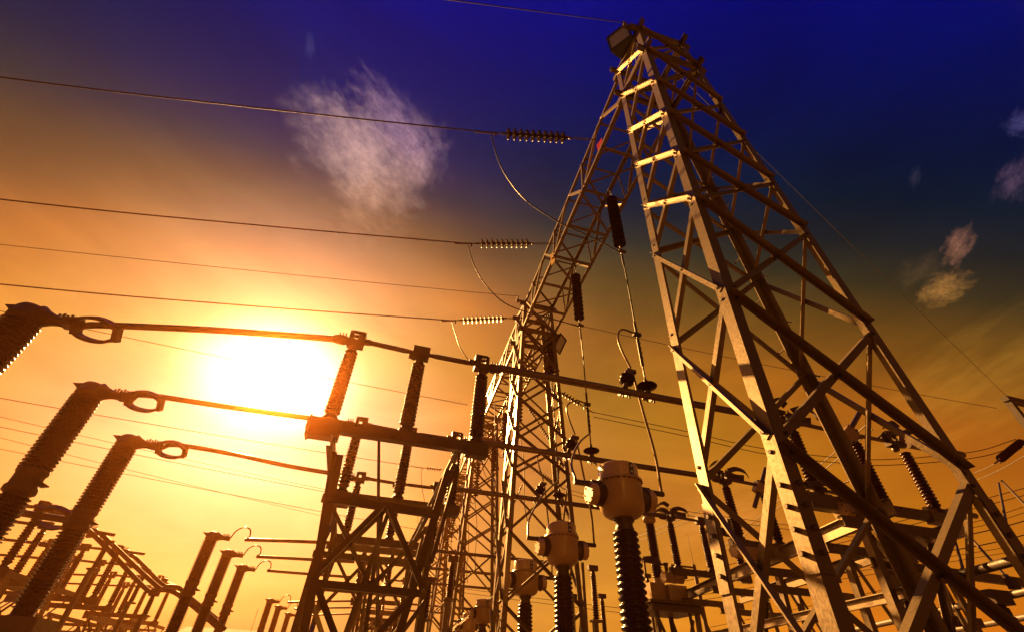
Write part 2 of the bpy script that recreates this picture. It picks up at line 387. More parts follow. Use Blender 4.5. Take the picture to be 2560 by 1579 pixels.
# ------------------------------------------------------------------ lattice girder between two towers
TPITCH = 9.1
def make_girder():
    y0 = TY0 + TW; y1 = TY0 + TPITCH; zb, zt = 11.2, 12.38
    O = V3((TX0, y0, 0)); dx = DR * (y1 - y0)
    G = thing('lattice_girder', (TX0 + DR * TW, y0, 0), 'nearest box lattice girder high between the near tower and the second tower', 'girder', 'lattice girders of the gantry row')
    def p(k, t):
        z = (zb, zb, zt, zt)[k]; x = (xl if k in (0, 3) else xr)(z)
        return O + V3((x + dx * t + DR * TW, (y1 - y0) * t, z))
    dd = [((1, 0, 0), (0, 0, 1)), ((-1, 0, 0), (0, 0, 1)), ((-1, 0, 0), (0, 0, -1)), ((1, 0, 0), (0, 0, -1))]
    for k in range(4): MB().angle(p(k, .002), p(k, .998), *dd[k], .09, .01).build('chord', STEEL, G)
    n = 7
    for (a, c2, nn) in ((0, 3, V3((-1., 0, 0))), (1, 2, V3((1., 0, 0))), (0, 1, V3((0, 0, -1.))), (3, 2, V3((0, 0, 1.)))):
        for i in range(n):
            t0, t1 = i / n + .01, (i + 1) / n - .01
            A, B = (p(a, t0), p(c2, t1)) if i % 2 == 0 else (p(c2, t0), p(a, t1))
            d = _n(B - A); sd_ = np.cross(d, nn)
            MB().angle(A + nn * .003, B + nn * .003, sd_, -nn, .055, .007).build('brace', STEEL, G)
            if i and nn[0] == 0:
                A, B = p(a, i / n), p(c2, i / n); MB().angle(A + nn * .010, B + nn * .010, (0, 1, 0), -nn, .06, .007).build('cross_strut', STEEL, G)
            elif i and i % 2 == 0:
                A, B = p(a, i / n), p(c2, i / n); MB().angle(A + nn * .011, B + nn * .011, (0, 1, 0), -nn, .05, .007).build('upright', STEEL, G)
    return G
girder = make_girder()
ORD = ['second', 'third', 'fourth', 'fifth', 'sixth']
for i in range(1, 5):
    copy_tree(tower, (DR * TPITCH * i, TPITCH * i, 0), '%s lattice tower back along the gantry row, %s' % (ORD[i - 1], ['rising behind the bus tubes', 'partly hidden behind the second', 'small and far off', 'farthest and smallest'][i - 1]))
    if i < 4: copy_tree(girder, (DR * TPITCH * i, TPITCH * i, 0), '%s lattice girder back, spanning from the %s tower to the next' % (ORD[i - 1], ORD[i - 1]))
# ------------------------------------------------------------------ insulator shapes
def disc_profile():
    return [(0, .016), (.012, .030), (.02, .044), (.055, .048), (.062, .060), (.078, .105), (.096, .126), (.108, .127), (.104, .104), (.112, .094), (.102, .074), (.110, .052), (.100, .022), (.146, .014)]
DISC = MB().lathe((0, 0, 0), (0, 0, 1), disc_profile(), 20).build('disc', PORC_D)
disc_mesh = DISC.data; bpy.data.objects.remove(DISC)
def inst(me, name, parent, loc, d):
    o = bpy.data.objects.new(name, me); COL.objects.link(o); o.parent = parent
    o.rotation_mode = 'QUATERNION'; o.rotation_quaternion = Vector(d).to_track_quat('Z', 'Y')
    o.location = Vector(loc) - world_loc(parent); return o
def sheds(z0, z1, n, r0, r1, taper=1.0, style='round'):
    """profile of n weather sheds between heights z0 and z1"""
    pr = []; p = (z1 - z0) / n
    for i in range(n):
        h = z0 + p * i; k = 1 + (taper - 1) * i / n
        if style == 'round': pr += [(h, r0 * k), (h + p * .22, (r0 * .35 + r1 * .65) * k), (h + p * .42, r1 * k), (h + p * .58, r1 * k), (h + p * .80, (r0 * .45 + r1 * .55) * k)]
        else: pr += [(h, r0 * k), (h + p * .30, (r0 * .4 + r1 * .6) * k), (h + p * .45, r1 * k), (h + p * .55, r1 * k), (h + p * .75, r0 * k)]
    return pr + [(z1, r0 * taper)]

# ------------------------------------------------------------------ strain strings, line conductors, suspension strings, droppers
def strain_string(a, e, label, nd_=10, name='strain_insulator_string', group='horizontal strain insulator strings', link=True):
    a = V3(a); e = V3(e); L = np.linalg.norm(e - a); d = (e - a) / L
    S = thing(name, a, label, 'insulator', group)
    l0 = L - nd_ * .146 - .34                                        # hardware at the tower end
    m = MB(); _, u, v = frame(d)
    m.tube([a, a + d * l0 * .28], .012, 6)
    if link:
        p, q = a + d * l0 * .28, a + d * l0 * .78
        for s in (-1, 1): m.tube([p, p + v * s * .028 + d * .03, q + v * s * .028 - d * .03, q], .011, 6)
        m.tube([q, a + d * l0], .012, 6); m.lathe(a + d * l0 * .86, d, [(0, .012), (.01, .035), (.05, .035), (.06, .012)], 8)
    else: m.tube([p_ for p_ in (a, a + d * l0)], .012, 6)
    m.lathe(a + d * (l0 - .04), d, [(0, .02), (.02, .04), (.05, .03)], 8)
    m.build('turnbuckle', CAST, S)
    for i in range(nd_): inst(disc_mesh, 'disc', S, a + d * (l0 + .146 * i), d)
    m = MB(); s0 = a + d * (L - .34)
    m.lathe(s0, d, [(0, .014), (.03, .03), (.09, .03), (.12, .018), (.22, .018), (.26, .026), (.40, .024), (.7, .022), (.72, .016)], 8)
    m.box(s0 + d * .24 - V3((0, 0, .05)), .05, .04, .12); m.build('dead_end_clamp', CAST, S)
    return S
def wire(path, r, label, cat='wire', group=None, m=WIRE, name='overhead_wire', seg=6):
    o = MB().tube(path, r, seg).build(name, m, None, path[0]); return tag(o, label, cat, group)
def at_cap(px, py, y):
    r = ray(px, py); return EYE + r * (min(y, 11.6 * r[1] / r[2]) / r[1])
def sag(a, b_, s, n=16):
    a, b_ = V3(a, float), V3(b_, float); return [a + (b_ - a) * t - V3((0, 0, 4 * s * t * (1 - t))) for t in np.linspace(0, 1, n)]
ATT = [at_y(1430, 335, 4.70), at_y(1331, 583, 8.0), at_y(1252, 760, 11.5)]
END = [at_y(1176, 318, 4.92), at_y(1120, 583, 8.25), at_y(1083, 767, 11.72)]
FAR = [at_y(0, 185, 6.39), at_y(0, 477, 9.85), at_y(0, 680, 13.4)]
NM = ['upper', 'middle', 'lower']; NM2 = ['nearest', 'middle', 'farthest']
for k in range(3):
    strain_string(ATT[k], END[k], ['highest dark disc string pulling left from the near end of the girder', 'second disc string down, pulling left from the middle of the girder', 'third disc string down, pulling left near the second tower'][k])
    d = FAR[k] - END[k]; e2 = FAR[k] + d * 1.1 + V3((0, 0, .5))
    pts = bez([END[k], END[k] * .5 + FAR[k] * .5 - V3((0, 0, .06)), FAR[k], e2], 30)
    wire(pts, [.017, .018, .020][k], '%s of the three heavy line conductors running to the left edge' % ['topmost', 'middle', 'lowest'][k], 'wire', 'line conductors crossing the left sky')
# suspension strings below the girder and their droppers to the bus tubes
SY = [5.86, 8.62, 11.75]
ROWY = [5.96, 8.85, 11.92]; BZ = 5.6                              # bus rows and bus height
ST = [at_y(1469, 458, SY[0]), at_y(1383, 640, SY[1]), at_y(1323, 792, SY[2])]
SB = [at_y(1487, 602, SY[0]), at_y(1388, 778, SY[1]), at_y(1320, 905, SY[2])]
for k in range(3):
    a = ST[k]; L = ST[k][2] - SB[k][2]; a = V3((SB[k][0], SY[k], ST[k][2])); ST[k] = a
    dsc = ['long dark hanging disc string nearest the tower legs', 'second hanging disc string, beside the girder', 'third hanging disc string, in front of the second tower'][k]
    S = thing('suspension_insulator_string', a, dsc, 'insulator', 'hanging insulator strings')
    hw = .32; m = MB(); m.tube([a, a - V3((0, 0, hw * .45))], .014, 6)
    for s in (-1, 1): m.tube([a - V3((0, 0, hw * .45)), a + V3((s * .025, 0, -hw * .6)), a + V3((s * .025, 0, -hw * .9)), a - V3((0, 0, hw))], .009, 6)
    m.box(a + V3((0, 0, .02)), .10, .05, .05); m.build('hanger_link', CAST, S)
    n = int(round((L - hw - .25) / .146)); n = max(9, min(n, 14)); p = (L - hw - .22) / n
    for i in range(n):
        o = inst(disc_mesh, 'disc', S, a - V3((0, 0, hw + p * i)), (0, 0, -1)); o.scale = (1.12, 1.12, 1.05 * p / .146)
    m = MB(); q = a - V3((0, 0, L - .22)); m.lathe(q, (0, 0, -1), [(0, .02), (.05, .03), (.1, .018), (.2, .03), (.26, .03), (.3, .014)], 8)
    m.bar(q - V3((.06, 0, .2)), q - V3((-.10, .02, .24)), .06, .05); m.build('suspension_clamp', CAST, S)
HANG = [o for o in COL.objects if o.parent is None and o.name.startswith('suspension_insulator_string')]
for j in range(1, 4):
    for k, o in enumerate(HANG):
        copy_tree(o, (DR * TPITCH * j, TPITCH * j, 0), '%s hanging disc string of the %s girder bay, seen small through the towers' % (['nearest', 'middle', 'farthest'][k], ['second', 'third', 'fourth'][j - 1]))
        a = V3((SB[k][0], SY[k], SB[k][2])) + V3((DR * TPITCH * j, TPITCH * j, -.1)); e = a + V3((.25, -.4, -(a[2] - BZ) * .95))
        wire(bez([a, a * .6 + e * .4 + V3((.08, 0, 0)), a * .2 + e * .8 + V3((-.05, 0, 0)), e], 16), .016, 'dropper wire under the %s hanging string of the %s girder bay' % (['nearest', 'middle', 'farthest'][k], ['second', 'third', 'fourth'][j - 1]), 'wire', 'far droppers', name='dropper_wire')
        l0 = V3((TX0 + DR * (a[1] - TY0) + .2, a[1] - 1.0, 11.6)); l1 = l0 + V3((-.2, 0, -2.0))
        wire(bez([a, a * .7 + l0 * .3 + V3((0, 0, -.9)), a * .3 + l0 * .7 + V3((0, 0, -1.4)), l0 + V3((0, 0, -.6))], 16), .015, 'slack jumper beside the %s hanging string of the %s girder bay' % (['nearest', 'middle', 'farthest'][k], ['second', 'third', 'fourth'][j - 1]), 'wire', 'far slack jumpers')
# jumpers sweeping from the dead ends under the girder to the hanging strings
JP = [[(1190, 375), (1214, 425), (1262, 482), (1345, 536), (1420, 570)], [(1137, 640), (1165, 685), (1208, 725), (1262, 747), (1320, 762)], [(1092, 805), (1103, 833), (1130, 868), (1185, 895), (1250, 905)]]
for k in range(3):
    wire(sight_path(JP[k], END[k] - V3((0, 0, .08)), SB[k] - V3((.03, 0, .05)), 40), .015, '%s slack jumper looping from its disc string under the girder' % ['largest', 'middle', 'smallest'][k], 'wire', 'slack jumpers under the girder')
# ------------------------------------------------------------------ bus bars
PX = [[-.85, .16, 1.16], [-.68, .36, 1.36], [-.58, .46, 1.44]]      # switch posts, bay in front
PXR = [[7.06, 8.50, 9.70], [7.78, 8.82, 9.86], [8.2, 9.26, 10.3]]   # switch posts behind the tower
def bus_tube(path, r, label, group, m=ALU):
    return tag(MB().tube(path, r, 14).build('bus_tube', m, None, path[0]), label, 'tube', group)
main_tubes = []
for k in range(3):
    y = ROWY[k]
    main_tubes.append(bus_tube([(PX[k][2] + .22, y, BZ), (PXR[k][0] - .2, y - .06, BZ)], .062, ['thick bus tube running right behind the near tower, closest of three', 'thick bus tube passing behind the tank of the largest transformer, middle of three', 'thick bus tube passing between the transformer tanks, farthest of three'][k], 'main bus tubes'))

def switch_proto(xs, y, label, mirror=False, group='disconnector switches'):
    """three post switch: base beam, posts, jaws, pivot and two blades along X"""
    zb = 4.02
    S = thing('disconnector_switch', (xs[0], y, zb), label, 'switch', group)
    m = MB(); m.box(((xs[0] + xs[2]) / 2 - .04, y, zb + .17), xs[2] - xs[0] + .44, .12, .15, bev=0.004); m.box((xs[0] - .02, y, zb + .125), .38, .17, .248, bev=.006); m.box((xs[2] + .01, y, zb + .15), .30, .15, .196, bev=.006)
    for q in range(6): m.bolt((xs[0] - .15 + q * .5, y - .065, zb + .12 + .09 * (q % 2)), (0, -1, 0), .014, .012)
    m.box((xs[0] - .225, y, zb + .125), .02, .20, .28)
    m.build('base_beam', STEEL_DULL, S)
    for i, x in enumerate(xs):
        m = MB(); m.lathe((x, y, zb + .252), (0, 0, 1), [(0, .11), (.035, .11), (.04, .08), (.10, .075), (.10, .06)], 14); m.build('post_pedestal', CAST, S)
        m = MB(); m.lathe((x, y, zb + .352), (0, 0, 1), sheds(0, 1.03, 17, .076, .108, .88), 18); m.build('post_insulator', PORC, S)
        zt = zb + 1.382
        m = MB(); m.lathe((x, y, zt), (0, 0, 1), [(0, .05), (.02, .065), (.07, .065), (.08, .05), (.10, .05)], 12)
        if i == 1:
            m.box((x, y, zt + .19), .26, .15, .19, bev=.004); m.box((x - .15, y, zt + .13), .05, .10, .07); m.build('pivot_box', CAST, S)
        else:
            s = 1 if i == 0 else -1                                  # jaw opens towards the pivot
            m.box((x + s * .02, y, zt + .14), .24, .14, .10)
            for dy in (-.055, .055):
                m.bar((x - s * .06, y + dy, zt + .18), (x - s * .06, y + dy, zt + .33), .03, .06); m.bar((x - s * .06, y + dy, zt + .32), (x + s * .11, y + dy, zt + .32), .03, .05, (0, 1, 0))
                m.bar((x + s * .10, y + dy, zt + .33), (x + s * .10, y + dy, zt + .19), .03, .08)
            m.box((x + s * .09, y, zt + .27), .10, .13, .15)
            m.build('jaw', CAST, S)
            m = MB(); m.lathe((x - s * .09, y, zt + .17), (-s, 0, 0), [(0, .05), (.05, .075), (.12, .075), (.20, .066), (.22, .05)], 12)
            for q in range(3): m.bar((x - s * (.14 + q * .045), y, zt + .2), (x - s * (.15 + q * .045), y, zt + .30), .014, .02)
            m.build('terminal_clamp', CAST, S)
    zc = zb + 1.382 + .19
    for i in (0, 1):
        x0, x1 = xs[i] + (.10 if i == 0 else .12), xs[i + 1] - (.12 if i == 0 else .10)
        d = .14
        m = MB(); m.tube([(x0, y, zc + (.03 if i == 0 else 0)), (x0 + d, y, zc + .02 * (1 - i)), (x1 - d, y, zc), (x1, y, zc + (.03 if i else 0))], [.028, .04, .04, .028], 10)
        m.box((x0 + .05 if i == 0 else x1 - .05, y, zc + .02), .16, .03, .10); m.build('blade', ALU, S)
    return S
SWL = ['disconnector switch whose left post stands brightest against the sun, nearest row', 'disconnector switch on the middle row, its posts crossing the nearest base beam', 'disconnector switch on the farthest row of the sunlit frame']
sw = switch_proto(PX[0], ROWY[0], SWL[0])
for k in (1, 2): copy_tree(sw, (PX[k][0] - PX[0][0], ROWY[k] - ROWY[0], -.02 * k), SWL[k])
SWR = ['disconnector switch behind the near tower legs on the right, closest row', 'disconnector switch behind the near tower, middle row', 'disconnector switch behind the near tower, far row beside the bulb topped column']
swr = []
for k in range(3): swr.append(copy_tree(sw, (PXR[k][0] - PX[0][0], ROWY[k] - ROWY[0] - .05, 0), SWR[k]))
# spread the posts of the right hand copies to their own spacing
for k, s in enumerate(swr):
    sc = (PXR[k][2] - PXR[k][0]) / (PX[0][2] - PX[0][0]); s.scale = (sc, 1, 1) if sc < 1.1 else (1, 1, 1)
    if sc >= 1.1:
        n = {'post_pedestal': 0, 'post_insulator': 0}
        for c in [c for c in COL.objects if c.parent == s]:
            base = c.name.split('.')[0]
            if base in n: i = n[base]; n[base] += 1
            elif base == 'pivot_box': i = 1
            elif base in ('jaw', 'terminal_clamp'): i = 0 if n.setdefault(base, 0) == 0 else 2; n[base] += 1
            elif base == 'base_beam': c.scale = (1.25, 1, 1); continue
            elif base == 'blade': i = n.setdefault('blade', 0); n['blade'] += 1; c.scale = (1.3, 1, 1); c.location.x = (PXR[k][i] - PXR[k][0]) - 1.3 * (PX[0][i] - PX[0][0]); continue
            else: continue
            c.location.x += (PXR[k][i] - PXR[k][0]) - (PX[0][i] - PX[0][0])

# support frame under the switches
def support_frame(label):
    S = thing('support_frame', (-.72, 7.4, 0), label, 'frame', 'steel support frames')
    xa, xb = -.70, .90
    for x in (xa, xb): MB().channel((x, 5.75, 3.93), (x, 12.25, 3.93), .07, .17).build('longitudinal_beam', STEEL_DULL, S)
    for y in (7.4, 10.5):
        for i, x in enumerate((xa, xb)):
            s = 1 if i == 0 else -1
            MB().angle((x - s * .06, y, 0), (x, y, 3.84), (s, 0, 0), (0, 1, 0), .085, .010).build('leg', STEEL, S)
            MB().angle((x - s * .06, y + .5, 0), (x, y + .14, 3.84), (s, 0, 0), (0, -1, 0), .075, .010).build('leg', STEEL, S)
        MB().channel((xa - .12, y - .03, 3.70), (xb + .12, y - .03, 3.70), .05, .12).build('cross_beam', STEEL, S)
        MB().bar((xa - .02, y - .06, 2.95), (xb + .02, y - .06, 2.95), .04, .08).build('cross_beam', STEEL, S)
        MB().bar((xa - .1, y - .06, 1.3), (xb + .1, y - .06, 1.3), .05, .12).build('cross_beam', STEEL, S)
        xm = (xa + xb) / 2
        for j, (p, q) in enumerate((((xm, 3.62), (xa + .02, 2.6)), ((xm, 3.62), (xb - .02, 2.6)), ((xa + .03, 2.5), (xm, 1.36)), ((xb - .03, 2.5), (xm, 1.36)), ((xa, 3.6), (xm, 2.6)), ((xb, 3.6), (xm, 2.6)), ((xm, 1.25), (xa, .1)), ((xm, 1.25), (xb, .1)), ((xm - .05, 3.6), (xm + .2, .05)), ((xm + .05, 3.6), (xm - .5, .05)))):
            yo = y - .09 - .012 * (j % 4)
            MB().angle((p[0], yo, p[1]), (q[0], yo, q[1]), (0, -1, 0), (1, 0, 0), .06, .008).build('brace', STEEL, S)
    for (T_, B_, sg) in (((-.66, 6.02, 3.86), (-.437, 7.2, 0), 1), ((.88, 6.02, 3.86), (.36, 8.1, 0), -1)):
        MB().angle(B_, T_, (sg, 0, 0), (0, 1, 0), .10, .012).build('leg', STEEL, S)
    MB().channel((-.62, 6.15, 3.36), (.82, 6.3, 3.36), .05, .10).build('cross_beam', STEEL, S)
    MB().angle((-.55, 6.45, 2.5), (.1, 6.2, 3.34), (0, -1, 0), (0, 0, 1), .075, .008).build('brace', STEEL, S); MB().angle((.72, 6.5, 2.5), (.1, 6.19, 3.34), (0, -1, 0), (0, 0, 1), .075, .008).build('brace', STEEL, S)
    MB().angle((-.53, 6.5, 2.45), (.55, 7.2, 1.0), (0, -1, 0), (0, 0, 1), .075, .008).build('brace', STEEL, S); MB().angle((.70, 6.52, 2.45), (-.50, 6.9, 1.0), (0, -1, 0), (0, 0, 1), .075, .008).build('brace', STEEL, S)
    MB().bar((-.56, 6.44, 2.48), (.74, 6.56, 2.48), .04, .08).build('cross_beam', STEEL, S)
    for x in (xa, xb):
        for (ya, za, yb, zb2) in ((7.45, 3.0, 5.9, 3.85), (7.5, 3.0, 8.9, 3.85), (10.4, 3.0, 9.0, 3.85), (10.6, 3.0, 11.9, 3.85), (7.5, .3, 10.4, 2.4), (10.4, .3, 7.5, 2.4)):
            MB().angle((x + (.012 if za < 1 and ya > 9 else 0), ya, za), (x + (.012 if za < 1 and ya > 9 else 0), yb, zb2), (0, 0, -1), (1, 0, 0), .065, .008).build('brace', STEEL, S)
    return S
frame1 = support_frame('steel support frame of the sunlit switches left of centre')
# a grounding rod standing by the frame
RA, RB = at_y(907, 1042, 7.7), at_y(903, 1500, 7.7)
tag(MB().tube([RB, RB * .02 + RA * .98, RA], [.026, .026, .014], 10).build('operating_rod', STEEL_DULL, None, RB), 'thin upright operating rod standing between the switch posts', 'rod')

# ------------------------------------------------------------------ circuit breaker columns on the left
def breaker(x, y, label, straps, group):
    B = thing('circuit_breaker_pole', (x, y, .75), label, 'breaker pole', group)
    m = MB(); m.lathe((x, y, .75), (0, 0, 1), [(0, .2), (.05, .2), (.06, .17), (.14, .165)] + sheds(.14, 1.38, 21, .165, .212, 1, 'sharp') + [(1.40, .16)], 22); m.build('support_insulator', PORC, B)
    m = MB(); m.lathe((x, y, 2.152), (0, 0, 1), [(0, .17), (.03, .215), (.10, .215), (.13, .19), (.30, .19), (.33, .21), (.38, .21), (.40, .17)], 22)
    m.add([(x + .19, y - .1, 2.30), (x + .19, y + .1, 2.30), (x + .34, y, 2.30), (x + .19, y - .1, 2.38), (x + .19, y + .1, 2.38), (x + .34, y, 2.315)], [[0, 2, 1], [3, 4, 5], [0, 3, 5, 2], [1, 2, 5, 4], [0, 1, 4, 3]])
    for a in range(10): m.bolt((x + .20 * math.cos(a * .628), y + .20 * math.sin(a * .628), 2.53), (0, 0, 1), .018, .02)
    m.build('middle_flange', CAST, B)
    m = MB(); m.lathe((x, y, 2.552), (0, 0, 1), [(0, .16)] + sheds(.0, 1.28, 21, .17, .222, 1, 'sharp'), 22); m.build('chamber_insulator', PORC, B)
    zc = 3.834
    m = MB(); m.lathe((x, y, zc), (0, 0, 1), [(0, .17), (.03, .21), (.09, .21), (.10, .19), (.20, .185), (.25, .15), (.28, .08), (.29, .02)], 22)
    m.add([(x - .17, y - .09, zc + .10), (x - .17, y + .09, zc + .10), (x - .36, y, zc + .24), (x - .14, y - .09, zc + .22), (x - .14, y + .09, zc + .22)], [[0, 1, 2], [3, 2, 4], [0, 2, 3], [1, 4, 2], [0, 3, 4, 1]])
    m.build('head_cap', CAST, B)
    zt = zc + .13
    m = MB(); m.lathe((x + .14, y, zt), (1, 0, -.06), [(0, .17), (.08, .12), (.17, .085), (.25, .07), (.32, .07), (.325, .055), (.36, .055)], 14)
    for q in range(5): m.bar((x + .33 + q * .05, y, zt + .03), (x + .33 + q * .05, y, zt + .11 + .02 * (q % 2)), .02, .03)
    m.box((x + .52, y, zt - .02), .14, .16, .12, bev=.005); m.build('terminal', CAST, B)
    xs, xe = x + .56, x + 1.12
    if straps:
        m = MB(); m.box((x + .62, y, zt - .03), .08, .14, .24, v=(0, .78, .62)); m.build('strap_block', CAST, B); MB().box((xe + .02, y, zt - .06), .07, .13, .22, v=(0, .78, .62)).build('strap_block', CAST, B)
        for s in (-1, 1):
            nv = V3((0, -.62, .78)) * s
            pts = bez([V3((x + .60, y, zt - .03)) + nv * .085, V3((x + .70, y, zt - .035)) + nv * .14, V3((x + .85, y, zt - .04)) + nv * .165, V3((x + 1.0, y, zt - .05)) + nv * .145, V3((xe, y, zt - .06)) + nv * .08], 20)
            MB().strip(pts, (0, .78, .62), .13, .045).build('flexible_strap', CAST, B)
    else:
        pts = bez([(x + .60, y, zt), (x + .70, y, zt + .26), (x + .92, y, zt + .40), (x + 1.14, y, zt + .34), (x + 1.20, y, zt + .12), (x + 1.10, y, zt + .03), (x + 1.16, y, zt - .01)], 30)
        MB().tube(pts, .024, 8).build('curved_jumper', ALU, B)
    m = MB(); m.lathe((x, y, .40), (0, 0, 1), [(0, .24), (.3, .24), (.352, .19)], 18); m.build('base_housing', CAST, B)
    m = MB(); m.lathe((x, y, -1.2), (0, 0, 1), [(0, .26), (.03, .26), (.035, .15), (1.56, .15), (1.565, .24), (1.6, .24)], 16); m.build('pedestal', STEEL_DULL, B)
    B.location.z += 1.5
    return B
def col_x(px, py, y): return at_y(px, py, y)[0]
BY = [6.68, 8.92, 11.26]; BPX = [(66, 757), (212, 945), (312, 1049)]
BXS = [col_x(*BPX[k], BY[k]) for k in range(3)]
BL = ['largest breaker pole cut by the left edge, its head strapped to the top tube', 'breaker pole with brown ribbed column, middle of the three at left', 'breaker pole farthest of the three large ones at left, orange in the glare']
bz = []
p0 = breaker(BXS[0], BY[0], BL[0], True, 'breaker poles at left')
bz.append(p0)
for k in (1, 2): bz.append(copy_tree(p0, (BXS[k] - BXS[0], BY[k] - BY[0], 0), BL[k]))
LP = [[(245, 778), (500, 789), (716, 804), (820, 822)], [(352, 945), (560, 975), (822, 1015)], [(425, 1064), (560, 1086), (690, 1114), (826, 1146)]]
for k in range(3):
    y0, y1 = BY[k], ROWY[k]; x0, x1 = BXS[k] + 1.0, PX[k][0] - .25; pts = []
    for q in LP[k]:
        y = y0
        for _ in range(6):
            p = at_y(*q, y); t_ = min(1, max(0, (p[0] - x0) / (x1 - x0))); y = y0 + (y1 - y0) * t_
        pts.append(p)
    pts[-1] = V3((x1 + .05, y1, BZ - .03)); pts.insert(0, V3((BXS[k] + .66, BY[k], 5.43)))
    bus_tube(bez(pts, 24), .050, ['tube from the largest breaker pole passing just above the sun', 'tube from the middle breaker pole passing just below the sun', 'tube from the third breaker pole, lowest of the three near the sun'][k], 'connecting tubes at left')
# plinths
for k in (0, 1, 2):
    pl = MB(); pl.box((BXS[k] - .25, BY[k], .2), 2.4 if k == 2 else 1.6, 1.25, .4, bev=.03)
    tag(pl.build('breaker_plinth', CONC, None, (BXS[k], BY[k], 0)), ['concrete plinth under the largest breaker pole', 'concrete plinth under the middle breaker pole', 'concrete plinth under the third breaker pole in the lower left corner'][k], 'plinth')
tag(MB().box((BXS[2] - .85, BY[2] + .1, 1.95), 2.5, .8, .66, bev=.02).build('drive_cabinet', STEEL_DULL, None, (BXS[2] - .85, BY[2] + .1, 1.62)), 'long drive cabinet at the foot of the third breaker pole, lower left corner', 'cabinet')
# ------------------------------------------------------------------ current transformers
def current_transformer(x, y, zt, label):
    T = thing('current_transformer', (x, y, 0), label, 'transformer', 'current transformers')
    K = .80; R = .39 * K
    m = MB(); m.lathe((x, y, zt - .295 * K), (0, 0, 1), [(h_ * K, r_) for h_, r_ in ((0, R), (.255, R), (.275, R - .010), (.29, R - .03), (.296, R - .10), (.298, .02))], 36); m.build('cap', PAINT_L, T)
    m = MB(); m.lathe((x, y, zt - .345 * K), (0, 0, 1), [(h_ * K, r_) for h_, r_ in ((0, R + .036), (.004, R + .048), (.024, R + .048), (.026, R + .046), (.046, R + .046), (.05, R + .0))], 36)
    for a in range(24): m.bolt((x + (R + .036) * math.cos(a * .2618), y + (R + .036) * math.sin(a * .2618), zt - .29), (0, 0, 1), .012, .016)
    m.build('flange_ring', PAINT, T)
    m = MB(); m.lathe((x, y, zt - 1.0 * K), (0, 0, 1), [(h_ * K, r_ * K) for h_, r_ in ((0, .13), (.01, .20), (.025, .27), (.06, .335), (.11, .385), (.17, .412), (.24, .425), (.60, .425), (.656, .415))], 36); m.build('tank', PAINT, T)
    m = MB(); zn = zt - 1.0 * K - .165
    m.lathe((x, y, zn), (0, 0, 1), [(0, .135), (.03, .14), (.06, .125), (.10, .125), (.14, .155), (.164, .155)], 24)
    for a in range(16): m.bolt((x + .145 * math.cos(a * .3927), y + .145 * math.sin(a * .3927), zn + .14), (0, 0, -1), .011, .014)
    m.build('neck', CAST, T)
    zi = 1.40; m = MB(); h = zn - zi - .002
    m.lathe((x, y, zi), (0, 0, 1), sheds(0, h, 25, .180, .222, .82), 28); m.build('insulator', PORC, T)
    for s in (-1, 1):
        zz = zt - .60 * K
        m = MB(); m.lathe((x + s * .28, y, zz), (s, 0, 0), [(0, .17), (.12, .17), (.121, .182), (.14, .182)], 24); m.build('port_collar', CAST, T)
        m = MB(); m.lathe((x + s * .422, y, zz), (s, 0, 0), [(0, .16), (.11, .16), (.12, .155)], 24)
        for a in range(8): m.bolt((x + s * .542, y + .135 * math.cos(a * .785), zz + .135 * math.sin(a * .785)), (s, 0, 0), .012, .012)
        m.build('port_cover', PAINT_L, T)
        m = MB(); zz = zt - .34
        m.box((x + s * .42, y, zz), .16, .11, .10); m.lathe((x + s * .42, y, zz), (s, 0, 0), [(0, .05), (.10, .05), (.16, .042), (.34, .042), (.35, .036)], 10)
        for q in range(3): m.bolt((x + s * (.52 + q * .06), y - .04, zz), (0, -1, 0), .014, .025)
        m.build('line_terminal', CAST, T)
    th_ = math.radians(-78); g_ = V3((math.cos(th_), math.sin(th_), 0)); tv = V3((-g_[1], g_[0], 0)); c0 = V3((x, y, zt - .13)) + g_ * (R - .012)
    m = MB(); pr = []
    for a in range(20):
        an = 2 * math.pi * a / 20; pr.append((.036 * math.cos(an), .065 * (1 if math.sin(an) > 0 else -1) * (abs(math.sin(an)) > .01) + .036 * math.sin(an)))
    m.prism(c0, c0 + g_ * .022, pr, tv, V3((0, 0, 1.0))); lv = m.build('level_gauge', DARK, T)
    for dz in (-.045, .045): MB().lathe(c0 + g_ * .0225 + V3((0, 0, dz)), g_, [(0, .026), (.006, .022)], 12).build('gauge_glass', GLASSY, lv)
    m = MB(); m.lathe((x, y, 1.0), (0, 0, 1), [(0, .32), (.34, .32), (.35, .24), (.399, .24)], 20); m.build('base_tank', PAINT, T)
    for sx in (-1, 1):
        for sy in (-1, 1): MB().angle((x + sx * .34, y + sy * .34, 0), (x + sx * .34, y + sy * .34, .93), (-sx, 0, 0), (0, -sy, 0), .10, .01).build('leg', STEEL, T)
    MB().box((x, y, .965), .80, .80, .06).build('base_plate', STEEL_DULL, T)
    return T
CTP = [(.565 * 6.31, 6.31, 4.40), (.4055 * 9.45, 9.45, 4.33), (.3225 * 12.7, 12.7, 4.23), (4.76, 20.0, 4.25), (5.15, 24.4, 4.25), (5.9, 30.0, 4.22)]
CTL = ['largest oil tank transformer on a brown ribbed column, right of centre', 'second oil tank transformer, left of and behind the largest', 'third oil tank transformer, smaller, left of the second', 'small far oil tank transformer low in the frame left of the third', 'smaller far oil tank transformer at the bottom edge', 'smallest far oil tank transformer at the bottom edge']
ct = current_transformer(*CTP[0], CTL[0])
for k in range(1, 6): copy_tree(ct, tuple(V3(CTP[k]) - V3(CTP[0])), CTL[k])

